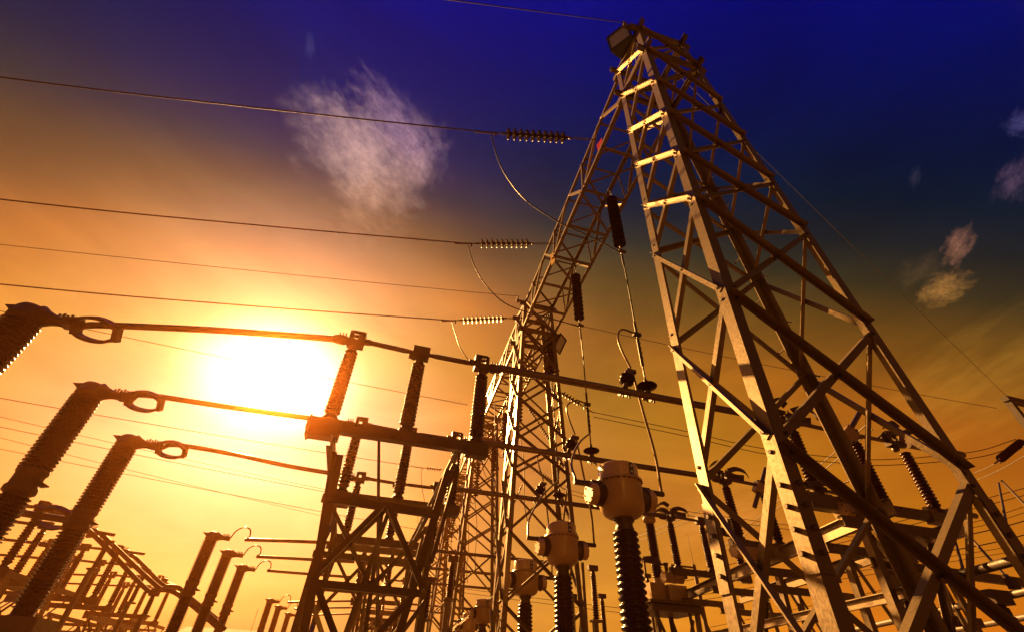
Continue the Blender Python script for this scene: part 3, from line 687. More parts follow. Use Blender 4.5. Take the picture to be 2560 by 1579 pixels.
# standoff insulators on the bus tubes, droppers and transformer leads
def standoff(x, y, tilt, label, group):
    z = BZ; S = thing('standoff_insulator', (x, y, z), label, 'insulator', group)
    m = MB()
    for dx in (-.06, .06): m.lathe((x + dx - .025, y, z), (1, 0, 0), [(0, .078), (.05, .078)], 16); m.bolt((x + dx, y - .05, z - .085), (0, 0, -1), .018, .05)
    d = _n(V3((tilt, 0, 1.0))); m.lathe(V3((x, y, z)) + d * .07, d, [(0, .06), (.02, .06), (.03, .045), (.12, .045)], 10); m.build('tube_clamp', CAST, S)
    b0 = V3((x, y, z)) + d * .19
    if abs(tilt) > .05:
        m = MB(); m.lathe(b0, d, [(0, .06), (.03, .12), (.05, .128), (.08, .128), (.10, .10), (.12, .128), (.16, .128), (.18, .09), (.20, .055)], 18); m.build('porcelain', PORC_D, S)
        m = MB(); m.lathe(b0 + d * .20, d, [(0, .06), (.03, .075), (.08, .075), (.09, .05), (.14, .05)], 10); m.box(b0 + d * .30 + V3((.05, 0, 0)), .16, .07, .07)
        for q in range(3): m.bolt(b0 + d * .26 + V3((q * .05 - .02, -.035, 0)), (0, -1, 0), .016, .03)
        m.build('top_clamp', CAST, S); return b0 + d * .32
    m = MB(); m.lathe(b0 - d * .06, d, [(0, .05), (.03, .09), (.06, .175), (.075, .185), (.095, .17), (.11, .09), (.14, .05), (.17, .03)], 24); m.build('porcelain', PORC_D, S)
    m = MB(); m.lathe(b0 + d * .11, d, [(0, .02), (.03, .035), (.06, .02), (.12, .014)], 8); m.build('cap_eye', CAST, S)
    return b0 + d * .2
SOX = [.696 * ROWY[0], .4965 * ROWY[1], .4035 * ROWY[2]]
STX = [.617 * ROWY[0], .430 * ROWY[1], .3475 * ROWY[2]]
LOOPS = [[(1534, 842), (1492, 832), (1489, 860), (1500, 895)], [(1412, 1003), (1375, 1000), (1368, 1028), (1378, 1072)], [(1332, 1135), (1314, 1128), (1306, 1160), (1309, 1190)]]
for k in range(3):
    dn = ['nearest', 'middle', 'farthest'][k]
    e1 = standoff(SOX[k], ROWY[k], 0, 'flat dark disc standing on the %s bus tube under its dropper wire' % dn, 'upright disc standoffs')
    e2 = standoff(STX[k], ROWY[k], .35, 'tilted knobbly insulator clamped to the %s bus tube left of its disc' % dn, 'tilted standoffs')
    # vertical dropper from the hanging string to the disc
    a = SB[k] - V3((0, 0, .12)); d2 = e1 + V3((0, 0, .02))
    fz = a[2] + (d2[2] - a[2]) * .70; mid = V3((a[0] + (d2[0] - a[0]) * .7, a[1] + (d2[1] - a[1]) * .7, fz))
    m = MB(); pth = bez([a, a * .6 + mid * .4 + V3((.01, 0, 0)), mid, mid * .5 + d2 * .5, d2], 24); m.tube(pth, .015, 6)
    m.tube([a, a * .86 + mid * .14], .024, 8); m.tube([mid * .86 + a * .14, mid], .026, 8); m.tube([mid * .9 + d2 * .1, mid * .25 + d2 * .75], .03, 8)
    for q in range(4): m.bolt(mid * (.8 - q * .12) + d2 * (.2 + q * .12) + V3((.025, 0, 0)), (1, 0, 0), .012, .02)
    m.box(mid, .16, .07, .07); dr = m.build('dropper_wire', WIRE, None, a); tag(dr, 'dropper wire with splice sleeves hanging above the %s bus tube' % dn, 'wire', 'droppers')
    # short loop from the dropper splice to the tilted standoff
    wire(bez([mid + V3((-.05, 0, .02)), mid + V3((-.30, 0, .05)), V3((e2[0] - .12, ROWY[k], mid[2] - .10)), V3((e2[0] - .10, ROWY[k], mid[2] * .55 + e2[2] * .45)), e2 + V3((.04, 0, .06))], 30), .02, 'curled aluminium loop from the dropper to the tilted insulator on the %s tube' % dn, 'wire', 'curled loops', ALU, 'loop_wire', 8)
    # lead from the tilted standoff down to the right hand terminal of the transformer of that row
    x, y, zt = CTP[k]; tr = V3((x + .74, y, zt - .34)); tl = V3((x - .74, y, zt - .34))
    wire(bez([e2 + V3((.06, 0, 0)), e2 * .6 + tr * .4 + V3((.05, 0, .12)), e2 * .25 + tr * .75 + V3((.06, 0, .12)), tr + V3((0, 0, .04))], 24), .022, 'curved lead falling to the right terminal of the %s transformer' % ['largest', 'second', 'third'][k], 'wire', 'transformer leads', ALU, 'lead_wire', 8)
    nx = k + 1 if k < 2 else 2
    top = V3((SOX[nx] - .01, ROWY[nx], BZ + .62)) if k < 2 else V3((STX[2] - .3, ROWY[2] + .4, BZ + .5))
    wire(bez([top, top * .55 + tl * .45 + V3((-.10, 0, .15)), top * .2 + tl * .8 + V3((-.14, 0, .10)), tl + V3((0, 0, .04))], 24), .022, 'curved lead rising from the left terminal of the %s transformer' % ['largest', 'second', 'third'][k], 'wire', 'transformer leads', ALU, 'lead_wire', 8)

# ------------------------------------------------------------------ repeats of the switch bay farther back
SWF = []
for j, (dx, ys) in enumerate(((.75, (19.1, 22.5, 26.3)), (1.5, (34.5, 37.8, 41.5)))):
    far = ['second', 'third'][j]
    copy_tree(frame1, (dx, ys[0] - ROWY[0] + .4, 0), 'steel support frame of the %s switch bay behind the sunlit frame' % far)
    for k, y in enumerate(ys):
        rown = ['front', 'middle', 'back'][k]
        s = copy_tree(sw, (dx + .1 * k, y - ROWY[0], 0), 'disconnector switch in the %s bay back, %s row' % (far, rown)); s['group'] = 'distant disconnector switches'
        if y < 40:
            tag(MB().tube([(PX[0][2] + dx + .3 + .1 * k, y, BZ), (7.0 + dx, y, BZ)], .06, 10).build('bus_tube', ALU, None, (PX[0][2] + dx, y, BZ)), 'thin distant bus tube of the %s bay crossing the far towers, %s row' % (far, rown), 'tube', 'distant bus tubes')
# middle and far breaker poles with curved jumpers
G2 = [(486, 1270, 19.75), (522, 1313, 22.7), (555, 1349, 25.8), (632, 1430, 37.0), (652, 1447, 40.4), (675, 1465, 44.6)]
G2L = ['breaker pole with a curved jumper on its head, tallest of the middle trio', 'breaker pole with a curved jumper, centre of the middle trio', 'breaker pole with a curved jumper, right one of the middle trio',
       'small far breaker pole with curved jumper, left of the far trio', 'small far breaker pole with curved jumper, centre of the far trio', 'small far breaker pole with curved jumper, right of the far trio']
pr2 = None
for k, (px, py, y) in enumerate(G2):
    x = at_y(px + 24 if k < 3 else px + 14, py + 8, y)[0]
    if pr2 is None: pr2 = breaker(x, y, G2L[0], False, 'breaker poles with curved jumpers'); px0, py0 = x, y; B2 = pr2
    else: B2 = copy_tree(pr2, (x - px0, y - py0, 0), G2L[k])
    ye = (19.1, 22.5, 26.3, 34.5, 37.8, 41.5)[k]; xe = PX[0][0] + (.75 if k < 3 else 1.5) - .35
    bus_tube([(x + 1.10, y, 3.964 + 1.5), (x + 2.4, y + (ye - y) * .4, 5.50), (xe, ye, BZ - .03)], .06, ['tube from the tallest pole of the middle trio', 'tube from the centre pole of the middle trio', 'tube from the right pole of the middle trio', 'tube from the left pole of the far trio', 'tube from the centre pole of the far trio', 'tube from the right pole of the far trio'][k], 'tubes of the farther breaker poles')
    tag(MB().box((x, y, .15), 1.3, 1.2, .3, bev=.03).build('breaker_plinth', CONC, None, (x, y, 0)), 'concrete plinth under the %s' % G2L[k].split(' with')[0] + [' tallest of the middle trio', ' at the centre of the middle trio', ' right of the middle trio', ' left of the far trio', ' at the centre of the far trio', ' right of the far trio'][k], 'plinth', 'distant plinths')

# ------------------------------------------------------------------ lower left switchyard
LROWS = [(-12.6, 18.8, 'partly hidden by the middle large pole'), (-12.5, 21.7, 'between the middle and third large poles'), (-12.45, 25.0, 'just right of the third large pole'), (-13.5, 34.5, 'small, left of the middle trio'), (-13.9, 38.0, 'smallest, low at the left'), (-13.4, 29.3, 'in the gap left of the middle trio'), (-14.6, 16.2, 'cut by the left edge low down')]
for k, (x, y, w) in enumerate(LROWS):
    s = copy_tree(sw, (x - PX[0][0], y - ROWY[0], [0, .05, .0, .25, .2, .1, 0][k]), 'dark disconnector switch in the lower left yard, %s' % w); s['group'] = 'lower left disconnector switches'; s.scale = (1.25, 1.3, 1.3); s.location.z -= .45; s.location.x -= .25
    bus_tube([(x + 2.15, y, BZ + [0, .05, 0, .25, .2, .1, 0][k]), (x + 3.3, y - .1, BZ - .05)], .055, 'thin tube of the lower left yard, %s' % w, 'lower left tubes')
    bus_tube([(x - .2, y, BZ + [0, .05, 0, .25, .2, .1, 0][k]), (x - 4.2, y + .1, BZ + .1)], .055, 'thin tube leaving left, %s' % w, 'lower left tubes')
copy_tree(frame1, (LROWS[0][0] - PX[0][0], LROWS[0][1] - ROWY[0], 0), 'dark support frame low at the left edge behind the large poles')
copy_tree(frame1, (LROWS[5][0] - PX[0][0], LROWS[5][1] - ROWY[0], -.4), 'dark support frame low at left under the middle rows of switches')
copy_tree(frame1, (LROWS[3][0] - PX[0][0], LROWS[3][1] - ROWY[0], 0), 'dark support frame low at left, far back under the small switches')
def lower_pole(x, y, z0, z1, label):
    S = thing('tube_support_post', (x, y, 0), label, 'post', 'tube support posts')
    m = MB(); m.lathe((x, y, z0), (0, 0, 1), sheds(0, z1 - z0, 18, .065, .105, .9), 16); m.build('post_insulator', PORC, S)
    m = MB(); m.lathe((x, y, z1 + .002), (0, 0, 1), [(0, .07), (.08, .07), (.09, .05), (.12, .05)], 10); m.box((x, y, z1 + .2), .34, .16, .16); m.build('tube_clamp', CAST, S)
    m = MB(); m.bar((x - .05, y, 0), (x - .05, y, z0 - .003), .16, .14); m.box((x, y, z0 - .05), .34, .3, .06); m.build('stand', STEEL_DULL, S)
# three rigid tubes that bend down from the high bus to the lower one
BENDS = [[(118, 1222, 20.6, 1), (205, 1262, 21.2, 0), (345, 1404, 23.4, 0), (368, 1411, 23.6, 0), (410, 1414, 23.9, 0), (450, 1440, 24.2, 0), (520, 1500, 24.6, 0)],
         [(208, 1281, 21.6, 0), (243, 1281, 22.0, 0), (256, 1290, 22.1, 0), (376, 1402, 23.6, 0), (398, 1402, 23.9, 0), (425, 1404, 24.2, 0), (445, 1420, 24.4, 0), (540, 1506, 24.8, 0)],
         [(296, 1328, 25.4, 0), (316, 1329, 25.7, 0), (332, 1341, 25.8, 0), (388, 1397, 26.4, 0), (412, 1402, 26.8, 0), (432, 1410, 27.0, 0), (520, 1480, 27.6, 0)]]
for k, bp in enumerate(BENDS):
    bus_tube(bez([at_y(px, py, y) for px, py, y, _ in bp], 48), .075, '%s rigid tube bending down to the right in the lower left yard' % ['longest', 'middle', 'rightmost'][k], 'bending tubes', PIPE)
for k, (px, py, y, pb) in enumerate(((372, 1414, 23.7, 1470), (262, 1292, 22.1, 1360), (352, 1360, 26.2, 1440))):
    p = at_y(px, py, y); q = at_y(px - 12, pb, y)
    lower_pole(p[0], y, max(.5, q[2]), p[2] - .28, ['post holding the bent tubes left of the middle trio', 'post under the upper end of the middle bent tube', 'post under the slope of the rightmost bent tube'][k])
# strapped joint on the thick tube between the two large poles
J0 = at_y(40, 1212, 13.5); J1 = at_y(235, 1262, 13.9)
J0 = at_y(45, 1225, 13.6); J1 = at_y(182, 1246, 13.6)
m = MB(); m.tube(bez([J0 + V3((-.6, 0, .25)), J0 + V3((-.2, 0, .05)), J0, J1, J1 + V3((.35, 0, 0))], 24), .075, 12); jt = m.build('thick_tube', ALU, None, J0); tag(jt, 'thick curved tube between the middle and third large poles at left', 'tube')
d = J1 - J0
S = thing('strapped_joint', J0 + d * .5, 'flexible strapped tube joint between the middle and third large poles', 'tube joint')
for f in (.34, .86): MB().box(J0 + d * f, .10, .16, .42, u=_n(d), v=(0, .78, .62)).build('strap_block', CAST, S)
for s in (-1, 1):
    pts = bez([J0 + d * f + V3((0, -.62, .78)) * s * (.15 + .09 * math.sin(math.pi * (f - .34) / .52)) for f in (.34, .5, .6, .7, .86)], 14); MB().strip(pts, (0, .78, .62), .14, .045).build('flexible_strap', CAST, S)

# ------------------------------------------------------------------ right side: beams, drive, arms, arrester, pipes
for k, (x0, y0, x1, y1, z, lab) in enumerate(((7.35, 5.0, 9.25, 13.3, 3.86, 'long channel beam under the switches behind the near tower, nearer of two'), (9.3, 5.4, 10.9, 13.0, 3.86, 'long channel beam under the right hand switches, right one of two'))):
    tag(MB().channel((x0, y0, z), (x1, y1, z), .09, .24).build('channel_beam', STEEL, None, (x0, y0, z)), lab, 'beam')
def ybrace_frame(x, y, label):
    S = thing('switch_stand', (x, y, 0), label, 'frame', 'stands behind the near tower')
    for s in (-1, 1):
        MB().angle((x + s * .85, y, 0), (x + s * .62, y, 3.72), (-s, 0, 0), (0, 1, 0), .11, .01).build('leg', STEEL, S)
        MB().angle((x + s * .80, y + .015, .4), (x - s * .55, y + .015 + .02 * s, 3.5), (0, -1, 0), (0, 0, 1), .065, .008).build('brace', STEEL, S)
    MB().channel((x - 1.0, y - .02, 3.66), (x + 1.0, y - .02, 3.66), .07, .15).build('cross_beam', STEEL_DULL, S)
    MB().bar((x - .8, y - .04, 1.9), (x + .8, y - .04, 1.9), .05, .10).build('cross_beam', STEEL_DULL, S)
    return S
for k, (x, y) in enumerate(((8.6, 6.6), (8.95, 8.6), (9.4, 10.9), (9.8, 12.8), (7.6, 5.3), (10.6, 7.4), (10.9, 10.2))):
    ybrace_frame(x, y, '%s switch stand with crossed braces behind the near tower' % ['second', 'third', 'middle', 'farthest', 'nearest', 'right front', 'right rear'][k])
for k, (x0, y0, x1, y1, z) in enumerate(((6.9, 5.35, 11.2, 5.5, 3.15), (7.6, 8.35, 11.6, 8.5, 3.3), (7.0, 4.9, 8.6, 12.0, 2.75), (8.9, 11.4, 12.4, 11.5, 3.3))):
    tag(MB().channel((x0, y0, z), (x1, y1, z), .06, .13).build('tie_beam', STEEL, None, (x0, y0, z)), '%s tie beam between the switch stands behind the near tower' % ['nearest', 'middle', 'lowest slanting', 'farthest'][k], 'beam', 'tie beams behind the tower')
def drive(x, y, label):
    S = thing('drive_unit', (x, y, 4.1), label, 'drive', 'switch drive units')
    pr = [(.14 * math.cos(a * math.pi / 3 + .3), .14 * math.sin(a * math.pi / 3 + .3)) for a in range(6)]
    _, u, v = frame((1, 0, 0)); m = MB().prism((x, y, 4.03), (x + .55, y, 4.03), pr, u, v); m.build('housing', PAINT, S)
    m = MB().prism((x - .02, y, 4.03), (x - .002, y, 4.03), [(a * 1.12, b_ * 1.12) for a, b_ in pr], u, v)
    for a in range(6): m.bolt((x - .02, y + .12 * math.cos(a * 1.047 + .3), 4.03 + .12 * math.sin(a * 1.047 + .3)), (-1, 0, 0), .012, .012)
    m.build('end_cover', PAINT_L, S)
    m = MB(); m.lathe((x + .12, y, 4.17), (0, 0, 1), [(0, .05), (.14, .05), (.15, .07), (.2, .07)], 10); m.bar((x + .12, y, 4.32), (x - .55, y + .02, 4.36), .05, .04); m.build('drive_shaft', CAST, S)
    for s in (-1, 1):
        pts = bez([(x - .05, y + s * .05, 4.36), (x - .2, y + s * .16, 4.44 + .05 * s), (x - .38, y + s * .19, 4.42 + .05 * s), (x - .55, y + s * .06, 4.38)], 12); MB().strip(pts, (0, -.4 * s, 1), .10, .012).build('flexible_strap', CAST, S)
drive(7.35, 5.86, 'hexagonal switch drive unit framed by the near tower braces'); drive(7.55, 8.8, 'hexagonal switch drive unit on the middle row behind the tower'); drive(7.72, 11.9, 'hexagonal switch drive unit on the far row beside the box platform')
# raised switch arm
p, q = at_y(2062, 978, 5.9), at_y(2008, 1075, 5.9); mid = at_y(2030, 1040, 5.9)
S = thing('raised_switch_arm', mid, 'raised tubular switch arm with a block at its middle, right of the near tower legs', 'switch arm')
MB().tube([p, q], .05, 10).build('arm_tube', ALU, S); MB().box(mid, .30, .2, .26, u=_n(p - q), v=(0, 1, 0), bev=.02).build('hinge_block', PAINT, S)
p, q = at_y(1832, 1120, 8.8), at_y(1806, 1212, 8.8)
S = thing('raised_switch_arm', (p + q) / 2, 'raised tubular switch arm on the middle row, left of the wide tower leg', 'switch arm')
MB().tube([p, q], .05, 10).build('arm_tube', ALU, S); MB().box(p * .45 + q * .55, .26, .2, .24, u=_n(p - q), v=(0, 1, 0), bev=.02).build('hinge_block', PAINT, S)
# contact horns and strap ends on the right hand posts
def horn(x, y, z, label):
    S = thing('arcing_horn', (x, y, z), label, 'contact', 'contact horns behind the tower')
    for s, zz in ((-1, .16), (1, .03)):
        m = MB(); m.strip(bez([(x, y + s * .05, z + zz), (x - .16, y + s * .09, z + zz + .05), (x - .30, y + s * .10, z + zz + .01), (x - .40, y + s * .10, z + zz - .06)], 10), (0, 1, -.3), .13, .03); m.build('horn', CAST, S)
    for s in (-1, 1): MB().strip(bez([(x + .1, y + s * .05, z + .06), (x + .26, y + s * .16, z + .09), (x + .48, y + s * .17, z + .04), (x + .62, y + s * .06, z)], 12), (0, -.4 * s, 1), .13, .014).build('flexible_strap', CAST, S)
horn(7.0, 5.85, 5.72, 'contact horn on the post just right of the near tower leg'); horn(9.7, 5.85, 5.72, 'contact horn on the post farthest right behind the tower')
horn(7.78, 8.75, 5.72, 'contact horn on the middle row behind the left tower legs'); horn(8.2, 11.85, 5.72, 'contact horn on the far row right of the largest transformer')
# bulb topped column on a box and braced platform
bx, by = .634 * 13.2, 13.2
PL = thing('platform_stand', (bx, by, 0), 'dark braced platform stand right of the largest transformer column', 'platform')
MB().box((bx + .05, by, 3.56), 1.75, 1.5, .07).build('deck', STEEL_DULL, PL)
MB().box((bx + .05, by, 3.43), 1.55, 1.3, .16).build('deck_frame', STEEL_DULL, PL)
for sx in (-1, 1):
    for sy in (-1, 1): MB().angle((bx + sx * .62, by + sy * .55, 0), (bx + sx * .55, by + sy * .5, 3.35), (-sx, 0, 0), (0, -sy, 0), .10, .01).build('leg', STEEL_DULL, PL)
    MB().bar((bx + sx * .58, by - .56, .5), (bx - sx * .55, by - .54 - .02 * sx, 3.2), .05, .07).build('brace', STEEL_DULL, PL)
    MB().bar((bx + .60 * sx, by - .5, .5), (bx + .58 * sx, by + .5, 3.2), .05, .07).build('brace', STEEL_DULL, PL)
AR = thing('breaker_column', (bx, by, 3.6), 'brown ribbed column with a bulb cap standing on two boxes on the platform', 'breaker column')
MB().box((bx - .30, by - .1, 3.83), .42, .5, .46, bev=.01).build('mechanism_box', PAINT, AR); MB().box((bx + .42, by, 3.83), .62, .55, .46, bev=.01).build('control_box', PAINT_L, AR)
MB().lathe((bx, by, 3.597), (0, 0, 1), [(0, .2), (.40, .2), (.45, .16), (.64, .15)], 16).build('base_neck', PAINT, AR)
MB().lathe((bx, by, 4.24), (0, 0, 1), sheds(0, 1.50, 24, .10, .155, .92), 20).build('insulator', PORC, AR)
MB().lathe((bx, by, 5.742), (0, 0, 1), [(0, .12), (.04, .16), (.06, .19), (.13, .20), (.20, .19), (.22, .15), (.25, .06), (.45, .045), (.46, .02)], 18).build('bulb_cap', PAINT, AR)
# sloping pipes of the low bus at the right
PIPES = [((9.45, 8.3), (7.4, 2.2), 3.1, 'highest pipe rising to the right edge behind the tower'), ((11.9, 9.0), (9.6, 3.6), 3.1, 'middle low pipe at the right behind the tower'), ((15.6, 11.9), (12.2, 5.0), 3.1, 'lowest pipe at the right edge behind the tower')]
for k, (a, c_, z, lab) in enumerate(PIPES):
    d = _n(V3((a[0] - c_[0], a[1] - c_[1], 0))); a3 = V3((a[0], a[1], z)) + d * 8
    bus_tube([a3, (c_[0], c_[1], z)], .058, lab, 'low pipes at the right', PIPE)
def rod(p, q, label):
    p, q = V3(p), V3(q); d = _n(q - p); S = thing('dropper_rod', p, label, 'rod', 'slanting dropper rods')
    MB().tube([p, q], .022, 8).build('rod', ALU, S); m = MB(); m.lathe(q - d * .26, d, [(0, .025), (.02, .045), (.16, .05), (.18, .03)], 8); m.box(q - d * .02, .12, .09, .14); m.build('rod_clamp', CAST, S)
rod(at_y(2280, 1272, 5.9), at_y(2311, 1382, 5.3), 'short dropper rod right of the splice plates'); rod(at_y(2253, 1380, 5.3), at_y(2286, 1487, 6.4), 'dropper rod ending on the lowest visible pipe')
rod(at_y(2322, 1284, 5.9), at_y(2424, 1397, 5.0), 'long slanting dropper rod near the right edge'); rod(at_y(2398, 1150, 5.9), at_y(2500, 1255, 4.6), 'dropper rod leaving the right edge'); rod(at_y(2390, 1155, 5.9), at_y(2421, 1320, 4.4), 'steep dropper rod from the tube end beside the right leg')
bus_tube([(9.9, 5.9, BZ), (11.35, 5.9, BZ)], .07, 'short tube end sticking out past the right tower leg', 'stub tubes')
tag(MB().tube([(9.4, 5.9, 4.3), (10.6, 5.88, 4.32)], .05, 10).build('bus_tube', ALU, None, (9.4, 5.9, 4.3)), 'short low tube at the right end of the base beam', 'tube', 'stub tubes')
def under_post(px, py, y, h, label):
    p = at_y(px, py, y); lower_pole(p[0], y, max(.3, p[2] - h), p[2] - .22, label)
under_post(2382, 1425, 4.75, 1.5, 'ribbed post under the middle low pipe at the lower right'); under_post(2330, 1486, 8.4, 1.5, 'ribbed post under the lowest pipe at the lower right')

# ------------------------------------------------------------------ lamps and plates on the towers
def floodlight(c, u, label, s=1.0):
    c = V3(c); u = _n(V3(u)); w = _n(np.cross(u, (0, 0, 1))); v = np.cross(w, u)
    S = thing('floodlight', c, label, 'lamp', 'floodlights on the towers')
    m = MB(); pr = [(-.20 * s, -.26 * s), (.20 * s, -.26 * s), (.20 * s, .26 * s), (-.20 * s, .26 * s)]
    m.prism(c, c - u * .34 * s, pr, w, v, False, [(a * .55, b_ * .6) for a, b_ in pr])
    for a, b_ in (((-.2, -.26), (.2, -.26)), ((.2, -.26), (.2, .26)), ((.2, .26), (-.2, .26)), ((-.2, .26), (-.2, -.26))):
        P, Q = c + u * .012 + (w * a[0] + v * a[1]) * s, c + u * .012 + (w * b_[0] + v * b_[1]) * s; dd = _n(Q - P); m.bar(P - dd * .018, Q + dd * .018, .036, .05, u)
    m.build('housing', DARK, S)
    MB().prism(c + u * .003, c + u * .010, [(a * .88, b_ * .9) for a, b_ in pr], w, v).build('lens', GLASSY, S)
    m = MB(); m.bar(c - u * .15 + w * .23 * s, c - u * .75 + w * .05, .05, .02, u); m.bar(c - u * .15 - w * .23 * s, c - u * .75 - w * .05, .05, .02, u); m.box(c - u * .38, .2, .3, .2); m.build('bracket', DARK, S)
    return S
floodlight(at_y(1482, 90, 2.86), (-.78, -.55, -.06), 'square floodlight at the very top of the near tower', 1.2)
floodlight(at_y(1340, 822, 11.75), (.55, -.6, -.45), 'square floodlight on the right side of the second tower', 1.1)
def plate(px, py, y, m_, label):
    c = at_y(px, py, y); MBp = MB(); MBp.box(c, .012, .22, .40, u=(1, .12, .1), v=(-.12, 1, .1)); MBp.bar(c + V3((0, 0, .19)), c + V3((.05, .02, .36)), .03, .01)
    tag(MBp.build('phase_plate', m_, None, c), label, 'sign', 'phase plates')
plate(1437, 352, 4.86, RED, 'red enamel phase plate on the girder by the highest disc string'); plate(1323, 618, 8.25, YEL, 'yellow enamel phase plate on the girder by the second disc string'); plate(1238, 810, 11.55, GREEN, 'dark green phase plate on the second tower by the third disc string')

# ------------------------------------------------------------------ other wires
TL = V3((TX0 + xl(12.4) - .2, TY0 + .1, 12.72)); TL2 = TL + V3((DR * TPITCH, TPITCH, 0))
def far_wire(a, px, py, y, r, label, s=.05, ext=1.6, group='earth wires'):
    b_ = at_y(px, py, y); return wire(sag(a, a + (b_ - a) * ext, s), r, label, 'wire', group)
far_wire(TL, 1075, 0, 2.9, .010, 'thin earth wire rising left from the top of the near tower', .0, 3)
far_wire(TL2, 0, 580, 13.2, .010, 'thin earth wire from the second tower crossing above the sun', .1, 1.5)
TR = V3((TX0 + xr(12.4), TY0 + .5, 12.4)); RP = at_y(2425, 962, 9.7)
wire(sag(TR, RP, .15), .008, 'thin wire slanting from the top of the near tower down to the right pole', 'wire', 'earth wires')
wire(sag(TL2 + V3((1.0, .4, -.4)), at_y(2385, 976, 9.8), .15), .010, 'thin wire from the second tower passing behind the near tower to the right', 'wire', 'earth wires')
# strain strings and twin conductors running right
RS = [((1332, 932), (1403, 976), 15.5, [(1418, 985), (1640, 1031), (1830, 1073), (2030, 1096), (2150, 1097), (2330, 1080), (2432, 1050)], 9.6), ((1255, 960), (1330, 1073), 22.0, None, 0), ((1237, 1095), (1345, 1166), 24.0, [(1350, 1168), (1440, 1190), (1640, 1222), (1845, 1250), (2032, 1272), (2180, 1271), (2336, 1247), (2450, 1212)], 14.0)]
for k, (a, e, y, pts, y1) in enumerate(RS):
    A, E_ = at_y(*a, y), at_y(*e, y + .1)
    strain_string(A, E_, ['disc string slanting right from the second tower', 'disc string slanting right inside the second tower legs', 'lower disc string slanting right behind the second tower'][k], max(6, int((np.linalg.norm(E_ - A) - .8) / .146)), group='strain strings slanting right', link=False)
    if pts:
        P = [at_y(*q, y + (y1 - y) * i / (len(pts) - 1)) for i, q in enumerate(pts)]
        for s in (0, 1): wire([p_ - V3((0, 0, .22 * s)) for p_ in bez(P, 42)], .014, '%s conductor of the %s twin line running right behind the near tower' % (['upper', 'lower'][s], ['higher', 'lower'][k // 2]), 'wire', 'twin conductors')
P = [at_y(*q, 12 + i) for i, q in enumerate(((2290, 1262 + 36), (2360, 1240 + 42), (2451, 1210 + 43)))]
for k, (pa, pb, y) in enumerate((((2170, 1300), (2460, 1243), 14), ((2330, 1132), (2460, 1060), 22), ((1560, 1395), (2460, 1165), 40), ((1555, 1440), (2460, 1300), 44), ((1480, 1300), (1700, 1210), 55), ((1060, 1400), (1560, 1462), 60), ((1700, 1500), (2460, 1330), 52), ((1690, 1340), (2080, 1010), 70))):
    A, B_ = at_cap(*pa, y), at_cap(*pb, y * .8)
    for s in (0, 1): wire(sag(A - V3((0, 0, .4 * s)), B_ - V3((0, 0, .4 * s)), .1), .016 + y * .0002, '%s wire of far pair number %s across the right sky' % (['upper', 'lower'][s], ['one', 'two', 'three', 'four', 'five', 'six', 'seven', 'eight'][k]), 'wire', 'far pairs of wires')
# second circuit far behind: strings and wires to the left edge
for k, (e, a, f, y, w) in enumerate(((( 1008, 1118), (1068, 1124), (0, 948), 27.3, 'upper'), ((1000, 1218), (1040, 1221), (0, 1017), 33.5, 'middle'), ((1010, 1268), (1040, 1270), (0, 1070), 38.5, 'lower'))):
    A, E_ = at_y(*a, y), at_y(*e, y + .2)
    strain_string(A, E_, '%s far disc string seen past the sunlit switch frame' % w, max(6, int((np.linalg.norm(E_ - A) - .7) / .146)), group='far strain strings', link=False)
    B_ = at_y(*f, y + 1.5); wire(sag(E_, E_ + (B_ - E_) * 1.3, .12, 24), .02, '%s far line conductor crossing the left half low under the sun' % w, 'wire', 'far line conductors')
    wire(bez([E_, E_ + V3((.25, 0, -1.2)), E_ + V3((.9, 0, -2.6)), E_ + V3((2.2, .2, -3.4))], 16), .016, 'slack jumper under the %s far disc string' % w, 'wire', 'far jumpers')
for k, (pa, pb, y) in enumerate((((0, 742), (1120, 968), 45), ((0, 995), (850, 1185), 60), ((0, 1045), (800, 1240), 62))):
    A, B_ = at_cap(*pa, y), at_cap(*pb, y); wire(sag(A * 1.1 - B_ * .1, B_, .1, 20), .016, 'hair thin far wire in the yellow sky, %s of three' % ['highest', 'middle', 'lowest'][k], 'wire', 'hair thin wires')

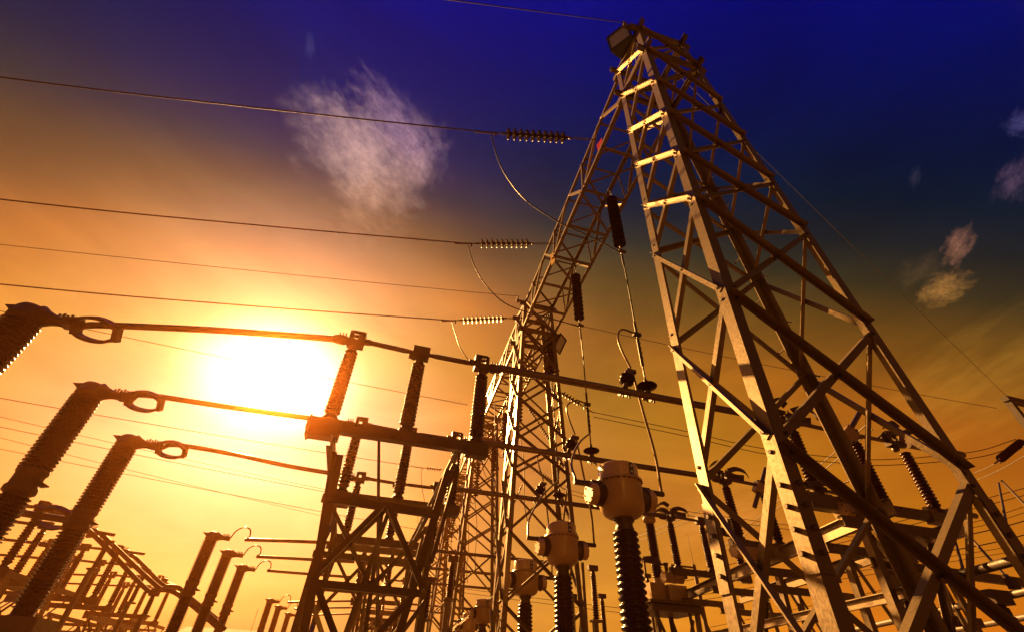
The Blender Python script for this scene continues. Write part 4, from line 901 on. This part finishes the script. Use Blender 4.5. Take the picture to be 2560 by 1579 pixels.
for k, (px, pt, pb, y) in enumerate(((1418, 1352, 1480, 15.5), (1548, 1372, 1440, 21), (1368, 1420, 1512, 16.5), (1440, 1420, 1512, 20), (1030, 1380, 1480, 17.5), (1085, 1330, 1430, 16))):
    p = at_y(px, pt, y); q = at_y(px, pb, y); lower_pole(p[0], y, q[2], p[2] - .28, 'ribbed post low in the frame %s' % ['just right of the second transformer column', 'behind the bulb topped column', 'between the second and third transformers', 'left of the largest transformer column', 'at the foot of the far towers', 'right of the sunlit switch frame'][k])
def mast(px, pt, pb, y, r, label, arm=False):
    T_ = at_y(px[0], pt, y); B0 = V3((T_[0], y, 0)); S = thing('slender_mast', B0, label, 'mast', 'slender masts')
    MB().tube([B0, V3((T_[0], y, T_[2]))], [r, r * .8], 10).build('shaft', STEEL_DULL, S)
    if arm:
        MB().tube([T_, T_ + V3((0, 0, 1.6))], [.02, .006], 6).build('lightning_rod', STEEL_DULL, S); MB().bar(T_ + V3((.1, 0, -.15)), T_ + V3((-1.5, 0, -.15)), .09, .09).build('arm', STEEL_DULL, S)
        MB().tube([T_ + V3((-1.4, 0, -.2)), T_ + V3((-1.4, 0, -1.2))], .02, 6).build('hanger', STEEL_DULL, S)
    return S
mast((1660,), 1350, 0, 24, .13, 'slender mast with a side arm and spike right of the platform', True)
mast((1394,), 1345, 0, 17, .07, 'plain slender mast between the second and largest transformer columns'); mast((1540,), 1330, 0, 30, .09, 'plain slender mast behind the bulb topped column')
# ------------------------------------------------------------------ things on the horizon
RPz = RP[2]; rx, ry = RP[0], RP[1]
S = thing('line_pole', (rx + .4, ry, 0), 'square framed line pole at the right edge', 'pole')
for dx in (-.25, .95): MB().bar((rx + dx, ry, 0), (rx + dx, ry, RPz - .02), .22, .22, (0, 1, 0)).build('upright', CONC, S)
MB().bar((rx - .4, ry, RPz + .09), (rx + 1.1, ry, RPz + .09), .24, .20).build('crossarm', CONC, S)
q0 = at_y(2452, 1050, ry); q1 = at_y(2388, 1102, ry - .4)
strain_string(q0, q1, 'glinting disc string hanging from the right pole', max(7, int((np.linalg.norm(q1 - q0) - .8) / .146)), group='strings on the right pole', link=False)
B_ = thing('yard_building', (-13.0, 78, 0), 'low yard building with an orange roof on the horizon at lower left', 'building')
m = MB(); m.box((-13, 78, 2.4), 15, 8, 4.8); m.build('wall', CONC, B_)
m = MB(); z0 = 4.81; m.add([(-21, 73.5, z0), (-5, 73.5, z0), (-5, 82.5, z0), (-21, 82.5, z0), (-20, 78, z0 + 1.6), (-6, 78, z0 + 1.6)], [[0, 1, 5, 4], [2, 3, 4, 5], [0, 4, 3], [1, 2, 5], [0, 3, 2, 1]]); m.build('roof', ROOF, B_)
for i in range(5): MB().box((-18.5 + i * 2.8, 73.98, 2.6), 1.3, .06, 1.4).build('window', GLASSY, B_)
MB().tube([(-12, 75, 6), (-12, 75, 8.5)], .03, 6).build('aerial', STEEL_DULL, B_)
